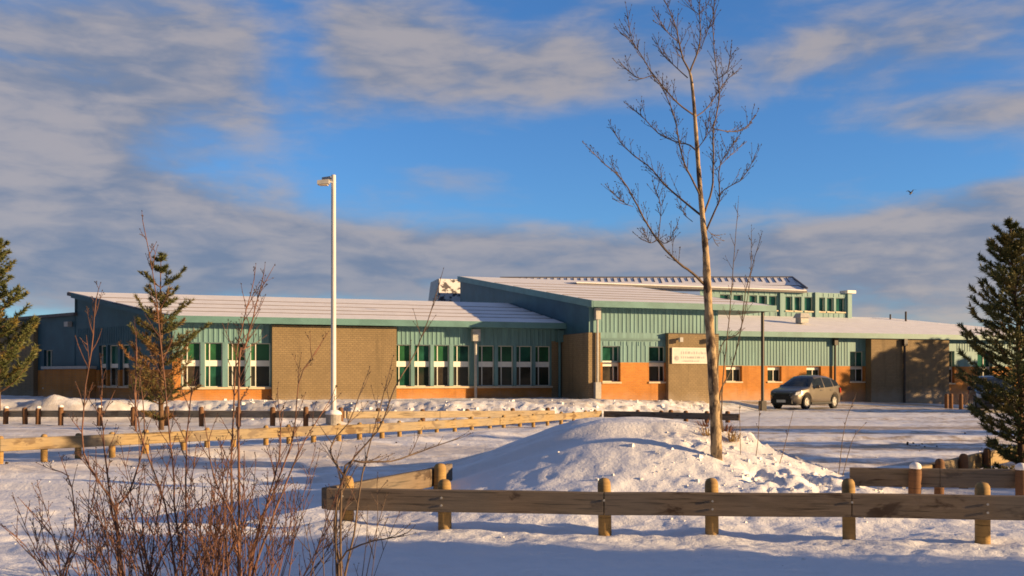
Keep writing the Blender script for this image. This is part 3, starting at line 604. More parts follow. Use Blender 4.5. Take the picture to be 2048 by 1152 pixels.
# ------------------------------------------------------------------ fences
def post_mesh(r, h, m, name='post'):
    mb = MB(); mb.lathe([(r, -.35), (r * 1.0, h - .07), (r * .93, h - .03), (r * .7, h), (r * .3, h + .012)], sides=14); o = mb.build(name, m, None, smooth=True); me = o.data; bpy.data.objects.remove(o); return me
def fence(name, label, path, posts, post_side, rail_m, post_m, r=.085, top=.10, rail_h=.26, rail_t=.10, caps=(), seed=1, bolts=False, group=None):
    """path: world points on the rail's top edge; posts: points along it; post_side +1 = behind the rail as seen from the camera"""
    o0 = Vector((path[0].x, path[0].y, 0)); fe = empty(name, o0, label, 'fence', group=group); rr = random.Random(seed)
    def nrm(i):
        d = path[min(i + 1, len(path) - 1)] - path[max(i - 1, 0)]; d.z = 0; d.normalize(); return Vector((-d.y, d.x, 0))      # points away from the camera when the path runs left to right
    for i in range(len(path) - 1):
        a, b = path[i], path[i + 1]; mb = MB(); na, nb = nrm(i), nrm(i + 1); L = (b - a).length; K = max(2, int(L / .6)); e = .012
        ring = []
        for k in range(K + 1):
            f = k / K; f2 = .002 + f * .996; p = a.lerp(b, f2); nn = na.lerp(nb, f2); w_ = rr.uniform(-.004, .004)
            for dz, dn in ((-rail_h, e), (-rail_h + e, 0), (-e, 0), (0, e), (0, rail_t - e), (-e, rail_t), (-rail_h + e, rail_t), (-rail_h, rail_t - e)):
                q = p + nn * dn; ring.append((q.x, q.y, q.z + dz + w_))
        mb.v = ring; mb.f = [(k * 8 + j, k * 8 + (j + 1) % 8, (k + 1) * 8 + (j + 1) % 8, (k + 1) * 8 + j) for k in range(K) for j in range(8)] + [tuple(range(7, -1, -1)), tuple(K * 8 + j for j in range(8))]
        mb.build('rail', rail_m, fe, o0)
    pm = None
    for j, (p, i) in enumerate(posts):
        nn = nrm(i); off = (rail_t + r + .004) if post_side > 0 else -(r + .004); q = p + nn * off; g = gz(q.x, q.y); h = p.z + top + rr.uniform(-.02, .03) - g
        me_ = post_mesh(r * rr.uniform(.92, 1.08), h, post_m); o = bpy.data.objects.new('post', me_); COL.objects.link(o); o.parent = fe; o.location = Vector((q.x, q.y, g)) - o0
        o.rotation_euler = (rr.uniform(-.02, .02), rr.uniform(-.03, .03), rr.uniform(0, 6))
        if j in caps:
            mb = MB(); mb.lathe([(r * .8, h - .03), (r * 1.04, h - .005), (r * .9, h + .04), (r * .5, h + .065), (r * .1, h + .072)], sides=12); mb.build('snow_cap', M['roofsnow'], o, smooth=True)
        if bolts:
            mb = MB()
            for dz in ((-.09, -.18) if j % 2 else (-.09,)):
                c = p + Vector((0, 0, dz)) - nn * .004; mb.tube([c, c - nn * .012], .013, 8)
            mb.build('bolt', M['greymetal'], fe, o0)
    return fe
def on_path(path, px):
    k = (px - 1024) / F
    for i in range(len(path) - 1):
        a, b = path[i], path[i + 1]; den = (b.x - a.x) - k * (b.y - a.y)
        if abs(den) < 1e-9: continue
        f = (k * a.y - a.x) / den
        if -.002 <= f <= 1.002: return (a.lerp(b, f), i)
    return None
def PW(px, D, z): p = at(px, HZ, D); p.z = z; return p
# near fence across the foot of the mound
P = [at(652, 977, 11.95), at(1208, 985, 11.44), at(1704, 988, 10.97), at(2200, 995, 10.5)]
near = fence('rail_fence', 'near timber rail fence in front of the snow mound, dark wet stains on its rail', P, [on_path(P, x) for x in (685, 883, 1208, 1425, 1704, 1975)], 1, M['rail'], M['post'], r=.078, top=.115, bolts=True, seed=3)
# short side fence running back from its left end
P = [at(656, 976, 12.05), at(860, 939, 14.2), PW(905, 15.2, .5)]
fence('rail_fence', 'short rail fence running back into the mound from the near fence corner', P, [on_path(P, x) for x in (868,)], -1, M['rail'], M['post'], r=.085, top=.06, seed=5)
# golden fence going away along the left car park
P = [at(-160, 888, 18.9), at(0, 878, 20.5), at(372, 862, 23.7), at(740, 848, 28.2), at(1000, 835, 34.3), at(1204, 821.5, 42.0)]
pxs = [-70, 8, 97, 165, 233, 300, 376, 422, 475, 540, 586, 635, 686, 727, 773, 808, 849, 882, 918, 952, 988, 1016, 1048, 1075, 1103, 1130, 1155, 1178, 1198]
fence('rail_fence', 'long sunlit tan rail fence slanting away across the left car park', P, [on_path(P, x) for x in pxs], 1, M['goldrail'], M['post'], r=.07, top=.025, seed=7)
# fence along the school's snow bank
P = [at(-200, 822, 41.0), at(0, 821, 39.8), at(350, 821, 37.9), at(690, 822, 36.0)]
fence('rail_fence', 'grey rail fence with reddish posts in front of the left classroom wing', P, [on_path(P, x) for x in (-90, 15, 54, 80, 125, 202, 270, 336, 406, 480, 548, 614, 684)], -1, M['greyrail'], M['redpost'], r=.10, top=.13, caps=(1, 3, 4, 5), seed=9)
P = [at(694, 823, 36.1), at(880, 822, 37.9), at(1110, 821, 40.5)]
fence('rail_fence', 'half buried rail fence between the lamp foot and the snow pile', P, [on_path(P, x) for x in (760, 850, 940, 1030, 1100)], 1, M['greyrail'], M['redpost'], r=.09, top=.08, seed=11)
P = [at(1207, 822, 42.0), at(1340, 824.5, 40.4), at(1478, 828, 38.8)]
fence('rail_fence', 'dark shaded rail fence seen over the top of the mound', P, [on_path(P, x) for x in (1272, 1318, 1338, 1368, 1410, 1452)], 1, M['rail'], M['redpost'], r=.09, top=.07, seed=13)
# fences at the right
P = [at(1700, 936, 14.25), at(1880, 938, 13.95), at(2250, 942, 13.4)]
fence('rail_fence', 'dark rail fence with snow capped posts emerging from the right side of the mound', P, [on_path(P, x) for x in (1827, 2040)], -1, M['rail'], M['redpost'], r=.082, top=.015, caps=(0, 1), seed=15)
P = [at(1842, 934, 14.35), at(1985, 902, 17.7), at(2090, 884, 20.2)]
fence('rail_fence', 'short golden rail fence with dark pointed posts beside the right pine', P, [on_path(P, x) for x in (1868, 1918, 1966, 2030)], -1, M['goldrail'], M['redpost'], r=.065, top=.05, seed=17)
# bollards near the right end of the school
for i, (px, lab) in enumerate(((1893, 'dark brown bollard nearest the corner of the tan block pier'), (1902, 'dark brown bollard in the middle of three at the right end of the school'), (1922, 'dark brown bollard closest to the right pine'))):
    D = 58 - i * 1.2; p = at(px, 830, D); p.z = gz(p.x, p.y)
    bo = empty('bollard', p, lab, 'bollard', group='bollards at the right end of the school')
    mb = MB(); mb.lathe([(.11, -.3), (.11, .78), (.09, .85), (.03, .88)], sides=12); mb.build('post', M['redpost'], bo, smooth=True)

# ------------------------------------------------------------------ woody plants
def spline(pts, n):
    pts = [Vector(p) for p in pts]; out = []
    if len(pts) < 3: return [pts[0].lerp(pts[-1], i / n) for i in range(n + 1)]
    P_ = [pts[0] * 2 - pts[1]] + pts + [pts[-1] * 2 - pts[-2]]; segs = len(pts) - 1
    for i in range(n + 1):
        t = i / n * segs; k = min(int(t), segs - 1); t -= k; a, b, c, d = P_[k:k + 4]
        out.append(.5 * ((2 * b) + (c - a) * t + (2 * a - 5 * b + 4 * c - d) * t * t + (3 * b - a - 3 * c + d) * t ** 3))
    return out
def twig(mb, bd, p, d, L, r, rr, depth, up=.25, budr=.006, wig=.25, spread=.85):
    n = max(3, int(L / .07)) if L < .6 else 8
    pts = [Vector(p)]; d = Vector(d).normalized(); seg = L / n
    for i in range(n):
        d = (d + Vector((rr.uniform(-wig, wig), rr.uniform(-wig, wig), rr.uniform(-wig * .6, wig * .6) + up * .35)) * .5).normalized(); pts.append(pts[-1] + d * seg)
    mb.tube(pts, [r * (1 - .6 * i / n) for i in range(n + 1)], 4 if r < .008 else 5, cap=False)
    if bd is not None: bd.bead(pts[-1] + d * budr, d, budr, budr * 4)
    for i in range(1, n + 1):
        dd = pts[i] - pts[i - 1]
        if bd is not None and rr.random() < .75:
            q = pts[i] + Vector((rr.uniform(-1, 1), rr.uniform(-1, 1), rr.uniform(-.3, 1))).normalized() * r * 1.2; bd.bead(q, dd, budr * .85, budr * 3)
        if depth > 0 and i < n and rr.random() < .55:
            s = Vector((rr.uniform(-1, 1), rr.uniform(-1, 1), rr.uniform(-.2, .6))); s -= dd.normalized() * s.dot(dd.normalized())
            if s.length < .1: continue
            nd = dd.normalized() + s.normalized() * spread
            twig(mb, bd, pts[i], nd, L * rr.uniform(.3, .6) * (1 - .4 * i / n), r * .6, rr, depth - 1, up, budr, wig, spread)
def limb(mb, tw, bd, pts, r0, r1, rr, start=.2, every=.16, tl=(.25, .6), depth=1, sides=6, up=.3, budr=.007, spread=1.0, tr=.0065):
    L = sum((Vector(pts[i + 1]) - Vector(pts[i])).length for i in range(len(pts) - 1)); n = max(6, int(L / .12)); q = spline(pts, n)
    q = [p + Vector((rr.uniform(-1, 1), rr.uniform(-1, 1), 0)) * min(.012, r0 * .3) if 0 < i < n else p for i, p in enumerate(q)]
    mb.tube(q, [r0 + (r1 - r0) * i / n for i in range(n + 1)], sides)
    step = L / n; acc = 0; sgn = 1
    for i in range(1, n):
        if i / n < start: continue
        acc += step
        while acc > every * rr.uniform(.6, 1.4):
            acc -= every; sgn = -sgn; d = (q[i + 1] - q[i - 1]).normalized(); s = Vector((sgn * rr.uniform(.3, 1), rr.uniform(-.8, .8), rr.uniform(-.1, .5)))
            f = 1 - .45 * i / n
            twig(tw, bd, q[i], d + s * spread, rr.uniform(*tl) * f, tr * (.7 + .5 * f), rr, depth, up, budr)
    if tw is not None: twig(tw, bd, q[-1], q[-1] - q[-2], tl[0], max(r1, .004), rr, depth, up, budr)

# ---- the poplar on the mound
D = 14.3; s8 = .486
def cp(x, y, dd=0.0): return at(1120 + x * s8, y * s8, D + dd)
rr = random.Random(12)
base = at(1433, 905, D); base.z = gz(base.x, base.y)
pop = empty('bare_tree', base, 'tall bare poplar with pale bark growing on the snow mound', 'tree')
tk = MB(); lm = MB(); tw = MB(); bd = MB()
trunk = [base + Vector((.01, 0, -.3)), base + Vector((0, 0, .02)), at(1431, 850, D), at(1426, 760, D), at(1419, 650, D), at(1414, 560, D), cp(600, 1040), cp(588, 910), cp(572, 720), cp(560, 550), cp(551, 430), cp(541, 330), cp(533, 295)]
q = spline(trunk, 64); K = len(q)
rad = [];
prof = [(0, .16), (.03, .100), (.1, .082), (.25, .071), (.40, .058), (.52, .046), (.62, .036), (.75, .028), (.9, .021), (1, .016)]
for i in range(K): rad.append(float(np.interp(i / (K - 1), [a for a, _ in prof], [b_ for _, b_ in prof])) * (1 + .05 * math.sin(i * 2.1) + rr.uniform(-.03, .03)))
tk.tube(q, rad, 12)
tk.build('trunk', M['bark'], pop, base, smooth=True)
LIMBS = [  # crop pixels, depth drift, start radius, twig spacing
    ([(595, 1172), (540, 1120), (480, 1075), (390, 975), (330, 870), (265, 750), (190, 680), (118, 612)], -.7, .026, .11),
    ([(586, 890), (520, 838), (430, 760), (370, 690), (270, 610), (212, 522)], .5, .022, .10),
    ([(580, 815), (545, 740), (510, 670), (490, 580), (470, 480), (430, 380), (395, 330)], -.5, .019, .10),
    ([(566, 625), (530, 595), (480, 585), (400, 545), (340, 480), (285, 440)], .6, .015, .09),
    ([(553, 475), (490, 430), (440, 375), (380, 300), (310, 190), (245, 130)], -.3, .016, .09),
    ([(318, 205), (292, 150), (275, 40)], .1, .009, .08),
    ([(380, 310), (325, 322), (265, 275)], -.2, .008, .08),
    ([(594, 875), (625, 780), (632, 650), (630, 540), (655, 400), (642, 270), (630, 120), (636, -30)], .5, .020, .10),
    ([(603, 945), (640, 860), (656, 820), (655, 700), (680, 640), (735, 560)], -.5, .018, .10),
    ([(657, 800), (690, 770), (740, 745), (780, 690), (804, 635)], -.2, .010, .08),
    ([(555, 482), (600, 450), (650, 380), (685, 330), (730, 292)], .6, .012, .08),
    ([(634, 530), (700, 542), (760, 530), (806, 470)], .4, .010, .08),
    ([(640, 330), (690, 290), (703, 205)], -.3, .009, .08),
    ([(536, 300), (505, 240), (490, 170), (470, 90), (420, -20)], -.3, .018, .08),
    ([(534, 297), (560, 230), (576, 170), (574, 60), (572, -70)], .3, .018, .09),
    ([(525, 320), (470, 270), (420, 220), (395, 165)], .4, .011, .08),
    ([(495, 180), (440, 130), (395, 60)], -.4, .009, .08),
    ([(580, 200), (610, 120), (640, 40)], -.3, .008, .08),
    ([(573, 60), (540, 30), (528, -40)], .2, .008, .08),
    ([(400, 985), (370, 1000), (350, 960)], -.4, .006, .07), ([(405, 985), (440, 1000), (480, 930)], -.2, .007, .07), ([(405, 980), (415, 850), (385, 760)], -.3, .008, .07),
    ([(545, 912), (515, 885), (490, 840)], .3, .007, .07), ([(300, 850), (265, 835), (205, 780)], -.5, .007, .07), ([(600, 940), (620, 960), (640, 1000)], .3, .005, .1),
    ([(560, 620), (600, 560), (615, 470)], -.4, .009, .08), ([(640, 700), (700, 640), (745, 600)], .3, .008, .08)]
for pts, drift, r0, ev in LIMBS:
    n = len(pts); P3 = [cp(x, y, drift * i / max(1, n - 1) * 1.3) for i, (x, y) in enumerate(pts)]
    limb(lm, tw, bd, P3, r0 * .78, .0045, rr, start=.2, every=ev * .62, tl=(.12, .46), depth=1, up=.55, budr=.0075, spread=.75, tr=.0048)
lm.build('limbs', M['twigbark'], pop, base, smooth=True); tw.build('twigs', M['twigbark'], pop, base); bd.build('buds', M['bud'], pop, base)
# thin suckers right of the trunk and at its foot
def sapling(label, px, Ds, rr, rad=.011, m='twigbark', ev=.25, name='sapling', tl=(.15, .4), group=None, cat='sapling'):
    b_ = at(px[0][0], px[0][1], Ds); b_.z = gz(b_.x, b_.y); e = empty(name, b_, label, cat, group=group); st = MB(); tws = MB(); bds = MB()
    P3 = [b_ + Vector((0, 0, -.05))] + [at(x, y, Ds + .12 * i * rr.uniform(-1, 1)) for i, (x, y) in enumerate(px[1:], 1)]
    limb(st, tws, bds, P3, rad, .004, rr, start=.3, every=ev, tl=tl, depth=1, sides=5, up=.4, budr=.006, spread=.7, tr=.005)
    st.build('stem', M[m], e, b_); tws.build('twigs', M[m], e, b_); bds.build('buds', M['bud'], e, b_); return e
sapling('thin sapling forking just right of the poplar trunk', [(1446, 900), (1440, 790), (1462, 740), (1482, 660), (1490, 590), (1508, 520), (1520, 480)], 15.6, rr, .014)
sapling('upright thin sapling rising close to the right side of the poplar', [(1441, 905), (1446, 760), (1458, 640), (1466, 540), (1476, 410)], 15.5, rr, .012)
sapling('slender leaning sapling behind the poplar with its tip left of the canopy column', [(1430, 890), (1440, 700), (1480, 660), (1500, 560), (1503, 470)], 16.0, rr, .010)
for px, lab in (([(1483, 984), (1481, 900), (1479, 820)], 'thin dead weed stalk standing straight behind the near rail'), ([(1511, 935), (1516, 880), (1520, 808)], 'thin dead weed stalk on the sunny side of the mound below the parked car front'),
                ([(1557, 951), (1570, 890), (1585, 828)], 'thin leaning weed stalk on the mound below the parked car rear wheel'), ([(1676, 915), (1690, 850), (1710, 795)], 'tall slanting weed stalk on the right shoulder of the mound'), ([(1684, 915), (1705, 880), (1728, 850)], 'short slanting weed stalk on the right shoulder of the mound')):
    sapling(lab, px, 14.6 if px[0][0] < 1600 else 15.4, rr, .0065, 'greytwig', .3, 'weed_stalk', (.06, .14), 'weed stalks on the mound', 'weed')
# dry grass tuft at the foot of the poplar
def tuft(label, c, n, L, m, rr, wd=.006):
    e = empty('grass_tuft', c, label, 'grass tuft', group='dry tufts round the poplar foot'); mb = MB()
    for i in range(n):
        a = rr.uniform(0, 6.28); p = c + Vector((math.cos(a), math.sin(a), 0)) * rr.uniform(0, .14); t = rr.uniform(.1, 1.1); l = L * rr.uniform(.5, 1.1)
        d = Vector((math.cos(a) * math.sin(t), math.sin(a) * math.sin(t), math.cos(t))); mid = p + d * l * .6; tip = mid + (d + Vector((0, 0, -.5))).normalized() * l * .45; s = Vector((-d.y, d.x, 0)).normalized() * wd
        k = len(mb.v); mb.v += [tuple(p - s), tuple(p + s), tuple(mid + s * .8), tuple(mid - s * .8), tuple(tip)]; mb.f += [(k, k + 1, k + 2, k + 3), (k + 3, k + 2, k + 4)]
    mb.build('blades', m, e, c)
straw = mat('dry_straw', (.36, .22, .07), .8, .2, 9); rust = mat('dead_leaves', (.16, .06, .03), .8, .2, 9)
for px, py, n, L, m_, lab in ((1462, 902, 90, .22, straw, 'yellow dry grass tuft on the snow right of the poplar foot'), (1452, 850, 80, .26, rust, 'rust brown dead leaf tuft at the right side of the poplar foot'), (1415, 880, 40, .22, straw, 'thin dry grass tuft at the left side of the poplar foot'), (1410, 848, 45, .2, rust, 'rust brown tuft left of the poplar trunk')):
    c = at(px, py, 15.4 if py > 870 else 16.2); c.z = gz(c.x, c.y); tuft(lab, c, n, L, m_, rr)

# ---- foreground shrubs at the lower left
def shrub(label, stems, Ds, seed, m='redtwig', fill=26, fx=(0, 0), ftop=(900, 760), name='bare_shrub', ev=.105, tl=(.14, .46), br=.014, depth=2):
    rr = random.Random(seed); bx = sum(s[0][0] for s in stems) / len(stems); b_ = at(bx, 1150, Ds); b_.z = gz(b_.x, b_.y)
    e = empty(name, b_, label, 'shrub', group='bare shrubs in the near snow'); st = MB(); tws = MB(); bds = MB()
    for s in stems:
        n = len(s); g = at(s[0][0], s[0][1], Ds); g = b_.lerp(Vector((g.x, g.y, b_.z)), .55) + Vector((0, 0, -.05)); k0 = rr.uniform(-.5, .5)
        P3 = [g] + [at(x, y, Ds + k0 * i / n + rr.uniform(-.06, .06)) for i, (x, y) in enumerate(s)]
        limb(st, tws, bds, P3, br * rr.uniform(.8, 1.05), .0035, rr, start=.12, every=ev, tl=tl, depth=depth, sides=6, up=.4, budr=.0045, spread=.75, tr=.0042)
    for i in range(fill):
        x = rr.uniform(*fx); yt = rr.uniform(*ftop); lean = (x - bx) * rr.uniform(.1, .5) + rr.uniform(-35, 35); d0 = rr.uniform(-.9, .7)
        xb = bx + (x - bx) * .7; g = at(xb, 1150, Ds + d0); g.z = gz(g.x, g.y) - .05
        P3 = [g, at(x + lean * .3, 1150 * .55 + yt * .45, Ds + d0), at(x + lean, yt, Ds + d0 * 1.3)]
        limb(st, tws, bds, P3, br * rr.uniform(.22, .42), .0026, rr, start=.15, every=ev * 1.1, tl=(tl[0] * .7, tl[1] * .75), depth=1, sides=5, up=.35, budr=.004, spread=.8, tr=.0038)
    st.build('stems', M[m], e, b_, smooth=True); tws.build('twigs', M[m], e, b_); bds.build('buds', M['bud'], e, b_); return e
D = 8.3
shrub('leftmost bare red-brown shrub with one stem curving up past the tan rail', [[(245, 1143), (237, 1077), (230, 1017), (200, 965), (167, 902), (170, 780), (184, 690), (192, 600)], [(240, 1100), (232, 1020), (256, 988), (275, 935), (290, 860), (280, 760)], [(236, 1080), (225, 1030), (212, 930), (205, 840), (203, 740)]], D, 21, fill=14, fx=(70, 300), ftop=(1090, 930))
shrub('tall red-brown shrub whose longest twig reaches above the scraggly pine', [[(365, 1143), (356, 1069), (349, 1017), (347, 943), (338, 854), (325, 720), (308, 560), (287, 450)], [(370, 1150), (372, 1040), (372, 920), (378, 820), (385, 760)], [(350, 1150), (330, 1010), (275, 840), (272, 690)]], D + .2, 22, fill=16, fx=(230, 480), ftop=(1080, 880))
shrub('red-brown shrub with a straight tall stem ending in a forked purple tip', [[(482, 1147), (465, 1062), (462, 965), (464, 891), (469, 780), (474, 704), (488, 640), (508, 560)], [(480, 1140), (468, 1040), (430, 960), (410, 850)], [(478, 745), (492, 690), (525, 560)]], D - .2, 23, fill=14, fx=(380, 600), ftop=(1080, 900))
shrub('red-brown shrub with paired stems leaning right in front of the lamp', [[(497, 1147), (519, 1047), (545, 988), (571, 921), (590, 854), (598, 760), (640, 690)], [(505, 1150), (540, 1050), (575, 960), (610, 880), (660, 800)], [(500, 1140), (530, 1020), (560, 900), (556, 800)]], D, 24, fill=14, fx=(460, 660), ftop=(1090, 900))
shrub('dark forked shrub rightmost of the bare shrubs, one branch reaching over the roof', [[(683, 1151), (670, 1070), (675, 992), (705, 921), (760, 854), (790, 775), (828, 710), (857, 637), (879, 567)], [(672, 1030), (690, 965), (662, 910), (668, 880), (700, 840), (730, 760)], [(680, 1120), (735, 1085), (790, 1075), (815, 1065)], [(685, 950), (735, 925), (785, 922), (850, 900), (912, 878)], [(690, 1150), (710, 1060), (722, 960), (745, 870), (780, 740)]], D - .3, 25, m='greytwig', fill=7, fx=(620, 760), ftop=(1080, 960), br=.0115, depth=1, ev=.17, tl=(.12, .4))
shrub('low twiggy shrub at the bottom edge, second from left', [[(300, 1150), (310, 1060), (330, 960)], [(290, 1150), (270, 1060), (255, 985)], [(310, 1150), (340, 1080), (400, 1000)], [(300, 1150), (285, 1060), (290, 960)]], D + .3, 26, fill=22, fx=(180, 420), ftop=(1110, 980), br=.014)
shrub('low twiggy shrub at the bottom edge below the straight tall stem', [[(430, 1150), (440, 1060), (420, 960)], [(425, 1150), (400, 1070), (405, 990)], [(435, 1150), (480, 1070), (500, 1000)], [(430, 1150), (450, 1050), (455, 950)]], D - .1, 27, fill=22, fx=(320, 560), ftop=(1110, 980), br=.014)
shrub('small sparse shrub at the far left of the bottom edge', [[(120, 1150), (110, 1080), (60, 1020)], [(125, 1150), (150, 1060), (140, 960), (110, 940)], [(130, 1150), (170, 1060), (190, 980)]], D + .1, 28, fill=7, fx=(70, 200), ftop=(1100, 1000), br=.010)

# ------------------------------------------------------------------ pines
def pine(label, base, hgt, seed, shape, nwh, m='needle', m2=None, tuft_n=12, nl=.085, nw=.007, per=5, tr=.07, lean=(0, 0), bare=0.0, droop=.1, group=None, twl=.34, tstep=.075):
    rr = random.Random(seed); e = empty('pine_tree', base, label, 'tree', group=group); tk = MB(); br = MB(); nd = MB(); nd2 = MB()
    tp = lambda f: Vector((lean[0] * f * f, lean[1] * f * f, hgt * f))
    tk.tube([tp(-.03)] + [tp(i / 14) + Vector((rr.uniform(-.02, .02), rr.uniform(-.02, .02), 0)) for i in range(15)], [tr * 1.15] + [tr * (1 - .93 * i / 14) for i in range(15)], 8)
    def needles(p, d, n, target):
        d = d.normalized(); u = d.orthogonal().normalized(); w_ = d.cross(u)
        for i in range(n):
            a = rr.uniform(0, 6.283); t = rr.uniform(.25, 1.15); o = u * math.cos(a) + w_ * math.sin(a); v = d * math.cos(t) + o * math.sin(t); l = nl * rr.uniform(.6, 1.15); s = v.cross(o.cross(v) + Vector((rr.uniform(-1, 1), rr.uniform(-1, 1), rr.uniform(-1, 1)))).normalized() * nw
            k = len(target.v); q = p + d * rr.uniform(-.03, .03); target.v += [tuple(q - s), tuple(q + s), tuple(q + v * l)]; target.f.append((k, k + 1, k + 2))
    for wi in range(nwh):
        f = bare + (1 - bare) * ((wi + rr.random() * .6) / nwh); R_ = shape(f)
        if R_ <= .02: continue
        k = per if f < .93 else 3
        for j in range(k):
            L = R_ * rr.uniform(.55, 1.12)
            a = 6.283 * (j + rr.random()) / k; o = tp(f); up = .25 + .5 * f + rr.uniform(-.12, .12); n = max(4, int(L / .16)); pts = [o]; d = Vector((math.cos(a), math.sin(a), up - droop)).normalized()
            for i in range(n): d = (d + Vector((rr.uniform(-.12, .12), rr.uniform(-.12, .12), .05 + rr.uniform(-.06, .1)))).normalized(); pts.append(pts[-1] + d * L / n)
            br.tube(pts, [max(.004, tr * .26 * (1 - f * .6) * (1 - .8 * i / n)) for i in range(n + 1)], 4, cap=False)
            tgt = nd2 if (m2 and rr.random() < max(0, 1.0 - 1.15 * f)) else nd
            for i in range(max(1, int(n * .3)), n + 1):
                dd = (pts[i] - pts[i - 1]).normalized()
                for sd in (-1, 1, 0):
                    if sd == 0 and i < n: continue
                    if rr.random() < .12: continue
                    s = dd.cross(Vector((0, 0, 1))); s = s.normalized() if s.length > .1 else Vector((1, 0, 0)); td = (dd + s * sd * rr.uniform(.5, 1.0) + Vector((0, 0, rr.uniform(0, .5)))).normalized(); tl = min(twl, L * .5) * rr.uniform(.5, 1.0) * (1.1 - .4 * i / n)
                    m_ = max(2, int(tl / tstep)); q = pts[i]; br.tube([q, q + td * tl], [.006, .003], 3, cap=False)
                    for t in range(m_ + 1): needles(q + td * tl * (t + .4) / (m_ + 1), td, tuft_n, tgt)
    needles(tp(1), Vector((0, 0, 1)), tuft_n * 2, nd)
    tk.build('trunk', M['pinebark'], e, smooth=True); cr = br.build('branches', M['pinebark'], e); nd.build('crown', M[m], e)
    if m2 and nd2.v: nd2.build('browning_foliage', M[m2], e)
    return e
# right pine, near
D = 17.0; b_ = at(2044, 930, D); b_.z = gz(b_.x, b_.y)
h_ = at(2017, 445, D).z - b_.z
def shR(f): return float(np.interp(f, [0, .06, .15, .3, .42, .55, .68, .82, .92, 1], [.45, .60, .80, .92, .98, .84, .76, .56, .30, .06]))
pineR = pine('full dark pine at the right edge beside the golden rail', b_, h_, 31, shR, 26, 'needle_dark', tuft_n=13, nl=.085, nw=.0095, per=7, tr=.075, lean=(-.21, 0), bare=.03)
# left edge pine
D = 43.0; b_ = at(-6, 812, D); b_.z = gz(b_.x, b_.y); h_ = at(6, 484, D).z - b_.z
pine('ragged pine at the left edge in front of the shaded school end', b_, h_, 33, lambda f: (2.6 * (1 - f) ** .6 * (.55 + .6 * math.sin(f * 13 + .6) ** 2) + .15), 12, 'needle_dark', tuft_n=11, nl=.2, nw=.022, per=5, tr=.15, bare=.10, twl=.75, tstep=.2)
# scraggly pine
D = 34.0; b_ = at(322, 842, D); b_.z = gz(b_.x, b_.y); h_ = at(325, 512, D).z - b_.z
pine('scraggly half brown pine in front of the left classroom windows', b_, h_, 35, lambda f: (1.95 * (1 - f) ** .62 * (.5 + .6 * math.sin(f * 19 + 2) ** 2) + .12) * (1 if f > .18 else .6), 14, 'needle', 'needle_brown', tuft_n=8, nl=.15, nw=.014, per=5, tr=.10, bare=.05, twl=.5, tstep=.13)
# more pines of the same stand, outside the view: their shade lies across the snow
for x, y, sc_, rz in ((17.5, 1.2, 1.15, .4), (18.4, 3.4, .95, 2.0), (17.4, 4.4, .8, 3.1), (21.0, -.9, 1.1, 1.2), (16.5, -1.4, .8, 4.0), (23.6, 2.6, 1.2, 5.0), (27.5, 1.6, 1.3, .9), (27.0, 16.2, 1.0, 2.6), (26.5, 21.6, 1.2, 3.7), (31.0, 27.2, 1.3, 1.9), (20.6, 4.4, 1.1, 5.5), (22.4, 4.2, 1.1, 3.3), (24.5, 9.0, .6, .8), (20.0, 12.9, .85, 4.4), (19.0, 12.7, .8, 2.7), (45.0, 61.2, 1.75, 1.4), (48.5, 57.8, 1.9, 3.9), (45.2, 58.0, 1.6, 4.4), (43.0, 59.5, 1.6, .2), (46.5, 55.5, 1.7, 2.2), (48.0, 62.5, 1.5, 3.2)):
    c = copy_thing(pineR, (x, y, gz(x, y)), rz, 'dark pine standing beyond the right edge, its shade lying across the snow', 'pines beyond the right edge'); c.scale = (sc_ * 1.25, sc_ * 1.25, sc_)
pineR['group'] = 'pines beyond the right edge'
sapling('bare reddish sapling left of the scraggly pine', [(271, 842), (272, 760), (273, 690), (270, 650)], 33.0, random.Random(5), .04, 'redtwig', .4, tl=(.3, .7))

# ------------------------------------------------------------------ parked cars
def carmat(name, col):
    m = bpy.data.materials.new(name); m.use_nodes = True; t = NT(m.node_tree); tc = t.n('ShaderNodeTexCoord')
    b = t.n('ShaderNodeBsdfPrincipled'); s = t.n('ShaderNodeSeparateXYZ'); t.l(tc.outputs['Object'], s.inputs[0])
    salt = t.math('MULTIPLY', t.math('SUBTRACT', 1.0, t.ss(t.math('ADD', s.outputs[2], t.math('MULTIPLY', t.noise(tc.outputs['Object'], 3.0, 5), .3)), .35, .85)), .5)
    t.l(t.mix(salt, col, (.32, .27, .22)), b.inputs['Base Color']); b.inputs['Metallic'].default_value = .45; b.inputs['Roughness'].default_value = .32
    b.inputs['Coat Weight'].default_value = .25; b.inputs['Coat Roughness'].default_value = .08
    o = t.n('ShaderNodeOutputMaterial'); t.l(b.outputs[0], o.inputs[0]); return m
M['carpaint'] = carmat('champagne_paint', (.165, .14, .108)); M['cardark'] = carmat('black_paint', (.03, .03, .035))
M['carglass'] = mat('car_glass', (.02, .025, .025), .06, .1, spec=.6); M['tyre'] = mat('tyre_rubber', (.02, .02, .02), .85, .1); M['rim'] = mat('alloy_rim', (.62, .60, .55), .3, .05, metal=.6)
M['lampglass'] = mat('headlamp_glass', (.55, .56, .55), .12, .1); M['tail'] = mat('red_tail_lamp', (.50, .04, .02), .2, .1); M['blackplastic'] = mat('black_plastic', (.02, .02, .022), .6, .1); M['chrome'] = mat('bright_trim', (.7, .7, .7), .15, .02, metal=.9); M['plate'] = mat('plate_white', (.6, .6, .58), .5, .05)
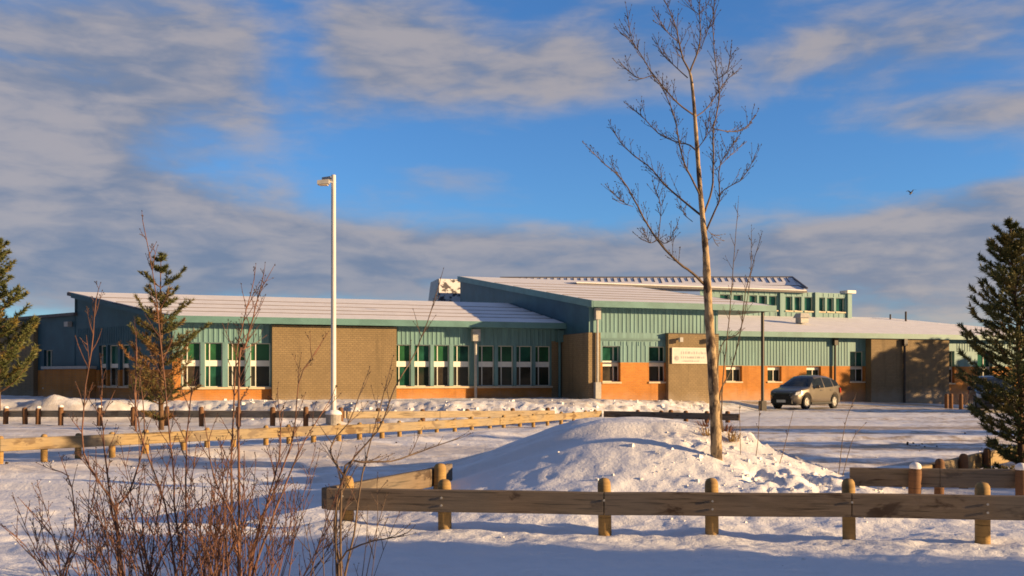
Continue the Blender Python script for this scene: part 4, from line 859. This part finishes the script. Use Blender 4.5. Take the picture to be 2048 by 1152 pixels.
def make_car(label, loc, heading, paint):
    e = empty('parked_car', loc, label, 'car', rz=heading); e.scale = (1.02, 1.05, 1.09)
    Lh = 2.36; wb0, wb1 = 1.40, -1.42; WR = .36
    top = [(-2.36, .80), (-2.33, 1.02), (-2.24, 1.10), (-2.02, 1.25), (-1.62, 1.52), (-1.1, 1.645), (-.4, 1.70), (.15, 1.655), (.45, 1.55), (.8, 1.34), (1.12, 1.115), (1.25, 1.07), (1.7, 1.02), (2.1, .93), (2.28, .80), (2.36, .62)]
    belt = [(-2.36, .78), (-2.2, 1.06), (-1.8, 1.16), (-1.0, 1.10), (.9, 1.02), (1.2, 1.0), (1.7, .93), (2.1, .85), (2.3, .72), (2.36, .60)]
    wid = [(-2.36, .66), (-2.2, .80), (-1.8, .90), (-1, .925), (1.2, .925), (1.8, .88), (2.15, .78), (2.3, .66), (2.36, .56)]
    I = lambda T, x: float(np.interp(x, [a for a, _ in T], [c for _, c in T]))
    xs = sorted(set([round(-2.36 + i * .0787, 3) for i in range(61)] + [2.36, -2.3, 2.3]))
    rows = []
    for x in xs:
        zt, zb, wd = I(top, x), min(I(belt, x), I(top, x) - .01), I(wid, x)
        bot = .26 + .12 * max(0, abs(x) - 2.05) / .3
        ar = 0
        for xw in (wb0, wb1):
            q = .455 ** 2 - (x - xw) ** 2
            if q > 0: ar = max(ar, WR + math.sqrt(q))
        z1 = max(bot, ar); gr = min(1, max(0, (zt - zb) / .5)); wr = wd * (1 - .27 * gr)
        rows.append([(0, bot + .02 if not ar else bot + .02), (wd * .78, bot), (wd * .97, max(bot + .03, z1)), (wd * 1.0, max(.55, z1 + .02)), (wd * 1.0, max(.72, min(z1 + .06, zb - .08)) if zb > .8 else zb - .06), (wd * .975, zb), (wr + .02 * gr, zb + (zt - zb) * .80), (wr * .88, zb + (zt - zb) * .95), (wr * .5, zt - .004), (0, zt)])
    J = 10; body = MB(); glassS = MB(); ws = MB(); rear = MB()
    def P_(i, j, sgn): y, z = rows[i][j]; return (xs[i], sgn * y, z)
    for i in range(len(xs) - 1):
        xm = (xs[i] + xs[i + 1]) / 2
        for j in range(J - 1):
            for sgn in (1, -1):
                qd = [P_(i, j, sgn), P_(i + 1, j, sgn), P_(i + 1, j + 1, sgn), P_(i, j + 1, sgn)]
                if sgn < 0: qd = qd[::-1]
                tgt = body
                if j == 5 and -1.80 < xm < .72 and not (-.42 < xm < -.30) and not (-1.35 < xm < -1.27): tgt = glassS
                elif j >= 6 and .22 < xm < 1.14 and (j >= 7 or xm > .3): tgt = ws
                elif j >= 7 and -2.22 < xm < -1.85: tgt = rear
                tgt.poly(qd)
    for i in (0, len(xs) - 1): body.poly([P_(i, j, 1) for j in range(J)] + [P_(i, j, -1) for j in reversed(range(J))])
    def fin(mb, name, m, par=e, sm=True):
        o = mb.build(name, M[m], par); bm_ = o.data
        import bmesh
        b2 = bmesh.new(); b2.from_mesh(bm_); bmesh.ops.remove_doubles(b2, verts=b2.verts, dist=.0008); bmesh.ops.recalc_face_normals(b2, faces=b2.faces); b2.to_mesh(bm_); b2.free()
        if sm: bm_.polygons.foreach_set('use_smooth', [True] * len(bm_.polygons))
        return o
    fin(body, 'body', paint); fin(glassS, 'side_window', 'carglass', sm=False); fin(ws, 'windscreen', 'carglass'); fin(rear, 'rear_window', 'carglass')
    und = MB(); und.box(-2.1, 2.1, -.7, .7, .22, .5); fin(und, 'underbody', 'blackplastic', sm=False)
    for xw in (wb0, wb1):
        for sgn in (1, -1):
            y = sgn * .80; mb = MB(); prof = [(.20, -.11), (.33, -.115), (WR, -.085), (WR, .085), (.33, .115), (.225, .115), (.215, .05), (.20, .05)]
            mb.lathe(prof, sides=28); mb.v = [(xw + p[0], y + sgn * p[2], WR + p[1]) for p in mb.v]; wh = fin(mb, 'wheel', 'tyre')
            mb = MB(); mb.lathe([(.226, .06), (.226, .105), (.205, .108), (.195, .075), (.05, .078), (.045, .1), (.001, .1)], sides=28)
            for k in range(5):
                a = k * 1.2566; c, s_ = math.cos(a), math.sin(a); n_ = len(mb.v)
                for (r_, w2, h2) in ((.03, .035, .1), (.21, .026, .104)):
                    for q in (-1, 1): mb.v.append((c * r_ - s_ * w2 * q, s_ * r_ + c * w2 * q, h2))
                    for q in (-1, 1): mb.v.append((c * r_ - s_ * w2 * q, s_ * r_ + c * w2 * q, .078))
                mb.f += [(n_, n_ + 1, n_ + 5, n_ + 4), (n_, n_ + 4, n_ + 6, n_ + 2), (n_ + 1, n_ + 3, n_ + 7, n_ + 5)]
            mb.v = [(xw + p[0], y + sgn * p[2], WR + p[1]) for p in mb.v]; fin(mb, 'rim', 'rim', wh, False)
    for sgn in (1, -1):
        mb = MB(); mb.tube([(.62, sgn * .93, 1.06), (.60, sgn * 1.02, 1.09)], .03, 6); mb.lathe([(.02, -.09), (.085, -.06), (.095, 0), (.08, .07), (.03, .09)], (0, 0, 0), 10); k = 12
        mb.v = mb.v[:k] + [(.60 + p[0] * .6, sgn * 1.07 + p[1], 1.12 + p[2]) for p in mb.v[k:]]; fin(mb, 'wing_mirror', paint)
        mb = MB(); mb.hexa([(2.0, sgn * .55, .72), (2.33, sgn * .42, .70), (2.26, sgn * .72, .72), (2.0, sgn * .885, .74)][::sgn], [(1.85, sgn * .6, .91), (2.24, sgn * .42, .835), (2.18, sgn * .735, .86), (1.85, sgn * .885, .92)][::sgn]); fin(mb, 'headlight', 'lampglass', sm=False)
        mb = MB(); mb.hexa([(-2.33, sgn * .5, .80), (-2.1, sgn * .60, .80), (-2.0, sgn * .905, .80), (-2.31, sgn * .79, .80)][::-sgn], [(-2.33, sgn * .5, 1.0), (-2.1, sgn * .60, 1.05), (-1.95, sgn * .90, 1.06), (-2.29, sgn * .79, 1.02)][::-sgn]); fin(mb, 'tail_lamp', 'tail', sm=False)
        for xd in (.02, -1.0):
            mb = MB(); mb.box(xd - .1, xd + .1, sgn * .93 - .015, sgn * .93 + .015, .93, .965); fin(mb, 'door_handle', 'chrome', sm=False)
        mb = MB(); mb.box(-1.0, 1.0, sgn * .91 - .03, sgn * .91 + .03, .27, .36); fin(mb, 'sill_trim', 'blackplastic', sm=False)
    mb = MB(); mb.box(2.29, 2.385, -.5, .5, .50, .66); mb.box(2.22, 2.36, -.42, .42, .68, .76); fin(mb, 'grille', 'blackplastic', sm=False)
    mb = MB(); mb.box(2.2, 2.40, -.6, .6, .31, .47); fin(mb, 'bumper', 'blackplastic', sm=False)
    mb = MB(); mb.box(2.402, 2.41, -.26, .26, .36, .49); fin(mb, 'number_plate', 'plate', sm=False)
    return e
c = at(1611, 811, 54.6); c.z = gz(c.x, c.y) + .0
make_car('champagne coloured crossover parked before the orange brick wall', c, R(223), 'carpaint')
c = at(1985, 840, 50.0); c.z = gz(c.x, c.y)
make_car('black car mostly hidden behind the right pine', c, R(250), 'cardark')

# ------------------------------------------------------------------ bird
D = 45.0; p = at(1822, 386, D); e = empty('crow', p, 'small black crow flying against the blue sky', 'bird')
mb = MB(); prof = [(.01, -.22), (.035, -.17), (.06, -.06), (.062, .04), (.04, .12), (.042, .16), (.03, .19), (.012, .215), (.004, .25)]
mb.lathe(prof, sides=10); mb.v = [(-v[2] * .93, v[1], v[0] - v[2] * .22) for v in mb.v]
n = len(mb.v)
for sgn in (1, -1):
    k = len(mb.v); mb.v += [(-.08, sgn * .03, .03), (.08, sgn * .03, .03), (.12, sgn * .22, .15), (-.05, sgn * .22, .17), (.2, sgn * .40, .10), (.06, sgn * .42, .12), (-.08, sgn * .03, .015), (.08, sgn * .03, .015)]
    mb.f += [(k, k + 1, k + 2, k + 3), (k + 3, k + 2, k + 4, k + 5), (k + 6, k + 3, k + 2, k + 7)]
k = len(mb.v); mb.v += [(.17, -.02, -.04), (.17, .02, -.04), (.30, .07, -.07), (.30, -.07, -.07)]; mb.f.append((k, k + 1, k + 2, k + 3))
mb.build('body', mat('crow_feathers', (.012, .012, .015), .5, .1), e, smooth=False); e.rotation_euler = (0, R(-20), R(35)); e.scale = (.62, .62, .8)

# ------------------------------------------------------------------ dark clods on the car park
rr = random.Random(8); mb = MB()
for i in range(46):
    px, py = (rr.gauss(1838, 16), rr.gauss(892, 2)) if i < 12 else (rr.uniform(0, 2000), rr.uniform(870, 985))
    if i >= 12 and 880 < px < 1780: continue
    d = H * F / (py - HZ); x, y = (px - 1024) * d / F, d; s = rr.uniform(.012, .04); mb.bead((x, y, gz(x, y) + s * .4), (rr.uniform(-1, 1), rr.uniform(-1, 1), .3), s, s * 2.4)
tag(mb.build('clods', mat('dirt_clod', (.05, .035, .025), .9, .2)), 'dark clods of dirt scattered on the packed snow', 'dirt clods', kind='stuff')

# ------------------------------------------------------------------ broken snow on the mound and the banks
rr = random.Random(19); mb = MB()
def chunk(x, y, r):
    z = gz(x, y) + r * .25; a = rr.uniform(0, 6.28); k = len(mb.v)
    for sx_, sy_, sz_ in ((-1, -1, -1), (1, -1, -1), (1, 1, -1), (-1, 1, -1), (-1, -1, 1), (1, -1, 1), (1, 1, 1), (-1, 1, 1)):
        q = .75 if sz_ > 0 else 1.0; px_, py_, pz_ = sx_ * r * q * rr.uniform(.6, 1.15), sy_ * r * q * rr.uniform(.6, 1.15), sz_ * r * .7 * rr.uniform(.6, 1.2)
        mb.v.append((x + px_ * math.cos(a) - py_ * math.sin(a), y + px_ * math.sin(a) + py_ * math.cos(a), z + pz_))
    mb.f += [(k + 3, k + 2, k + 1, k), (k + 4, k + 5, k + 6, k + 7)] + [(k + i, k + (i + 1) % 4, k + 4 + (i + 1) % 4, k + 4 + i) for i in range(4)]
n = 0
while n < 420:
    x, y = rr.gauss(3.9, 1.3), rr.gauss(14.4, 1.2)
    if y < 11.9 or x < .9 + (y - 13) * .5 or x > 6.4: continue
    chunk(x, y, min(.055, .008 + rr.expovariate(1 / .010))); n += 1
for i in range(260):
    u = rr.uniform(2, 27); v = float(np.interp(u, [0, 6, 12, 18, 24, 29], [46.6, 43.6, 40.6, 40, 41.6, 44])) + rr.gauss(.4, .9)
    chunk(u * CB - v * SB, u * SB + v * CB, min(.10, .02 + rr.expovariate(1 / .022)))
for i in range(160):
    y = rr.uniform(9.6, 30); x = rr.uniform(-.5, .5) * y; chunk(x, y, min(.03, .005 + rr.expovariate(1 / .006)))
tag(mb.build('snow_chunks', M['roofsnow']), 'broken lumps of snow on the mound and the ploughed banks', 'snow lumps', kind='stuff')
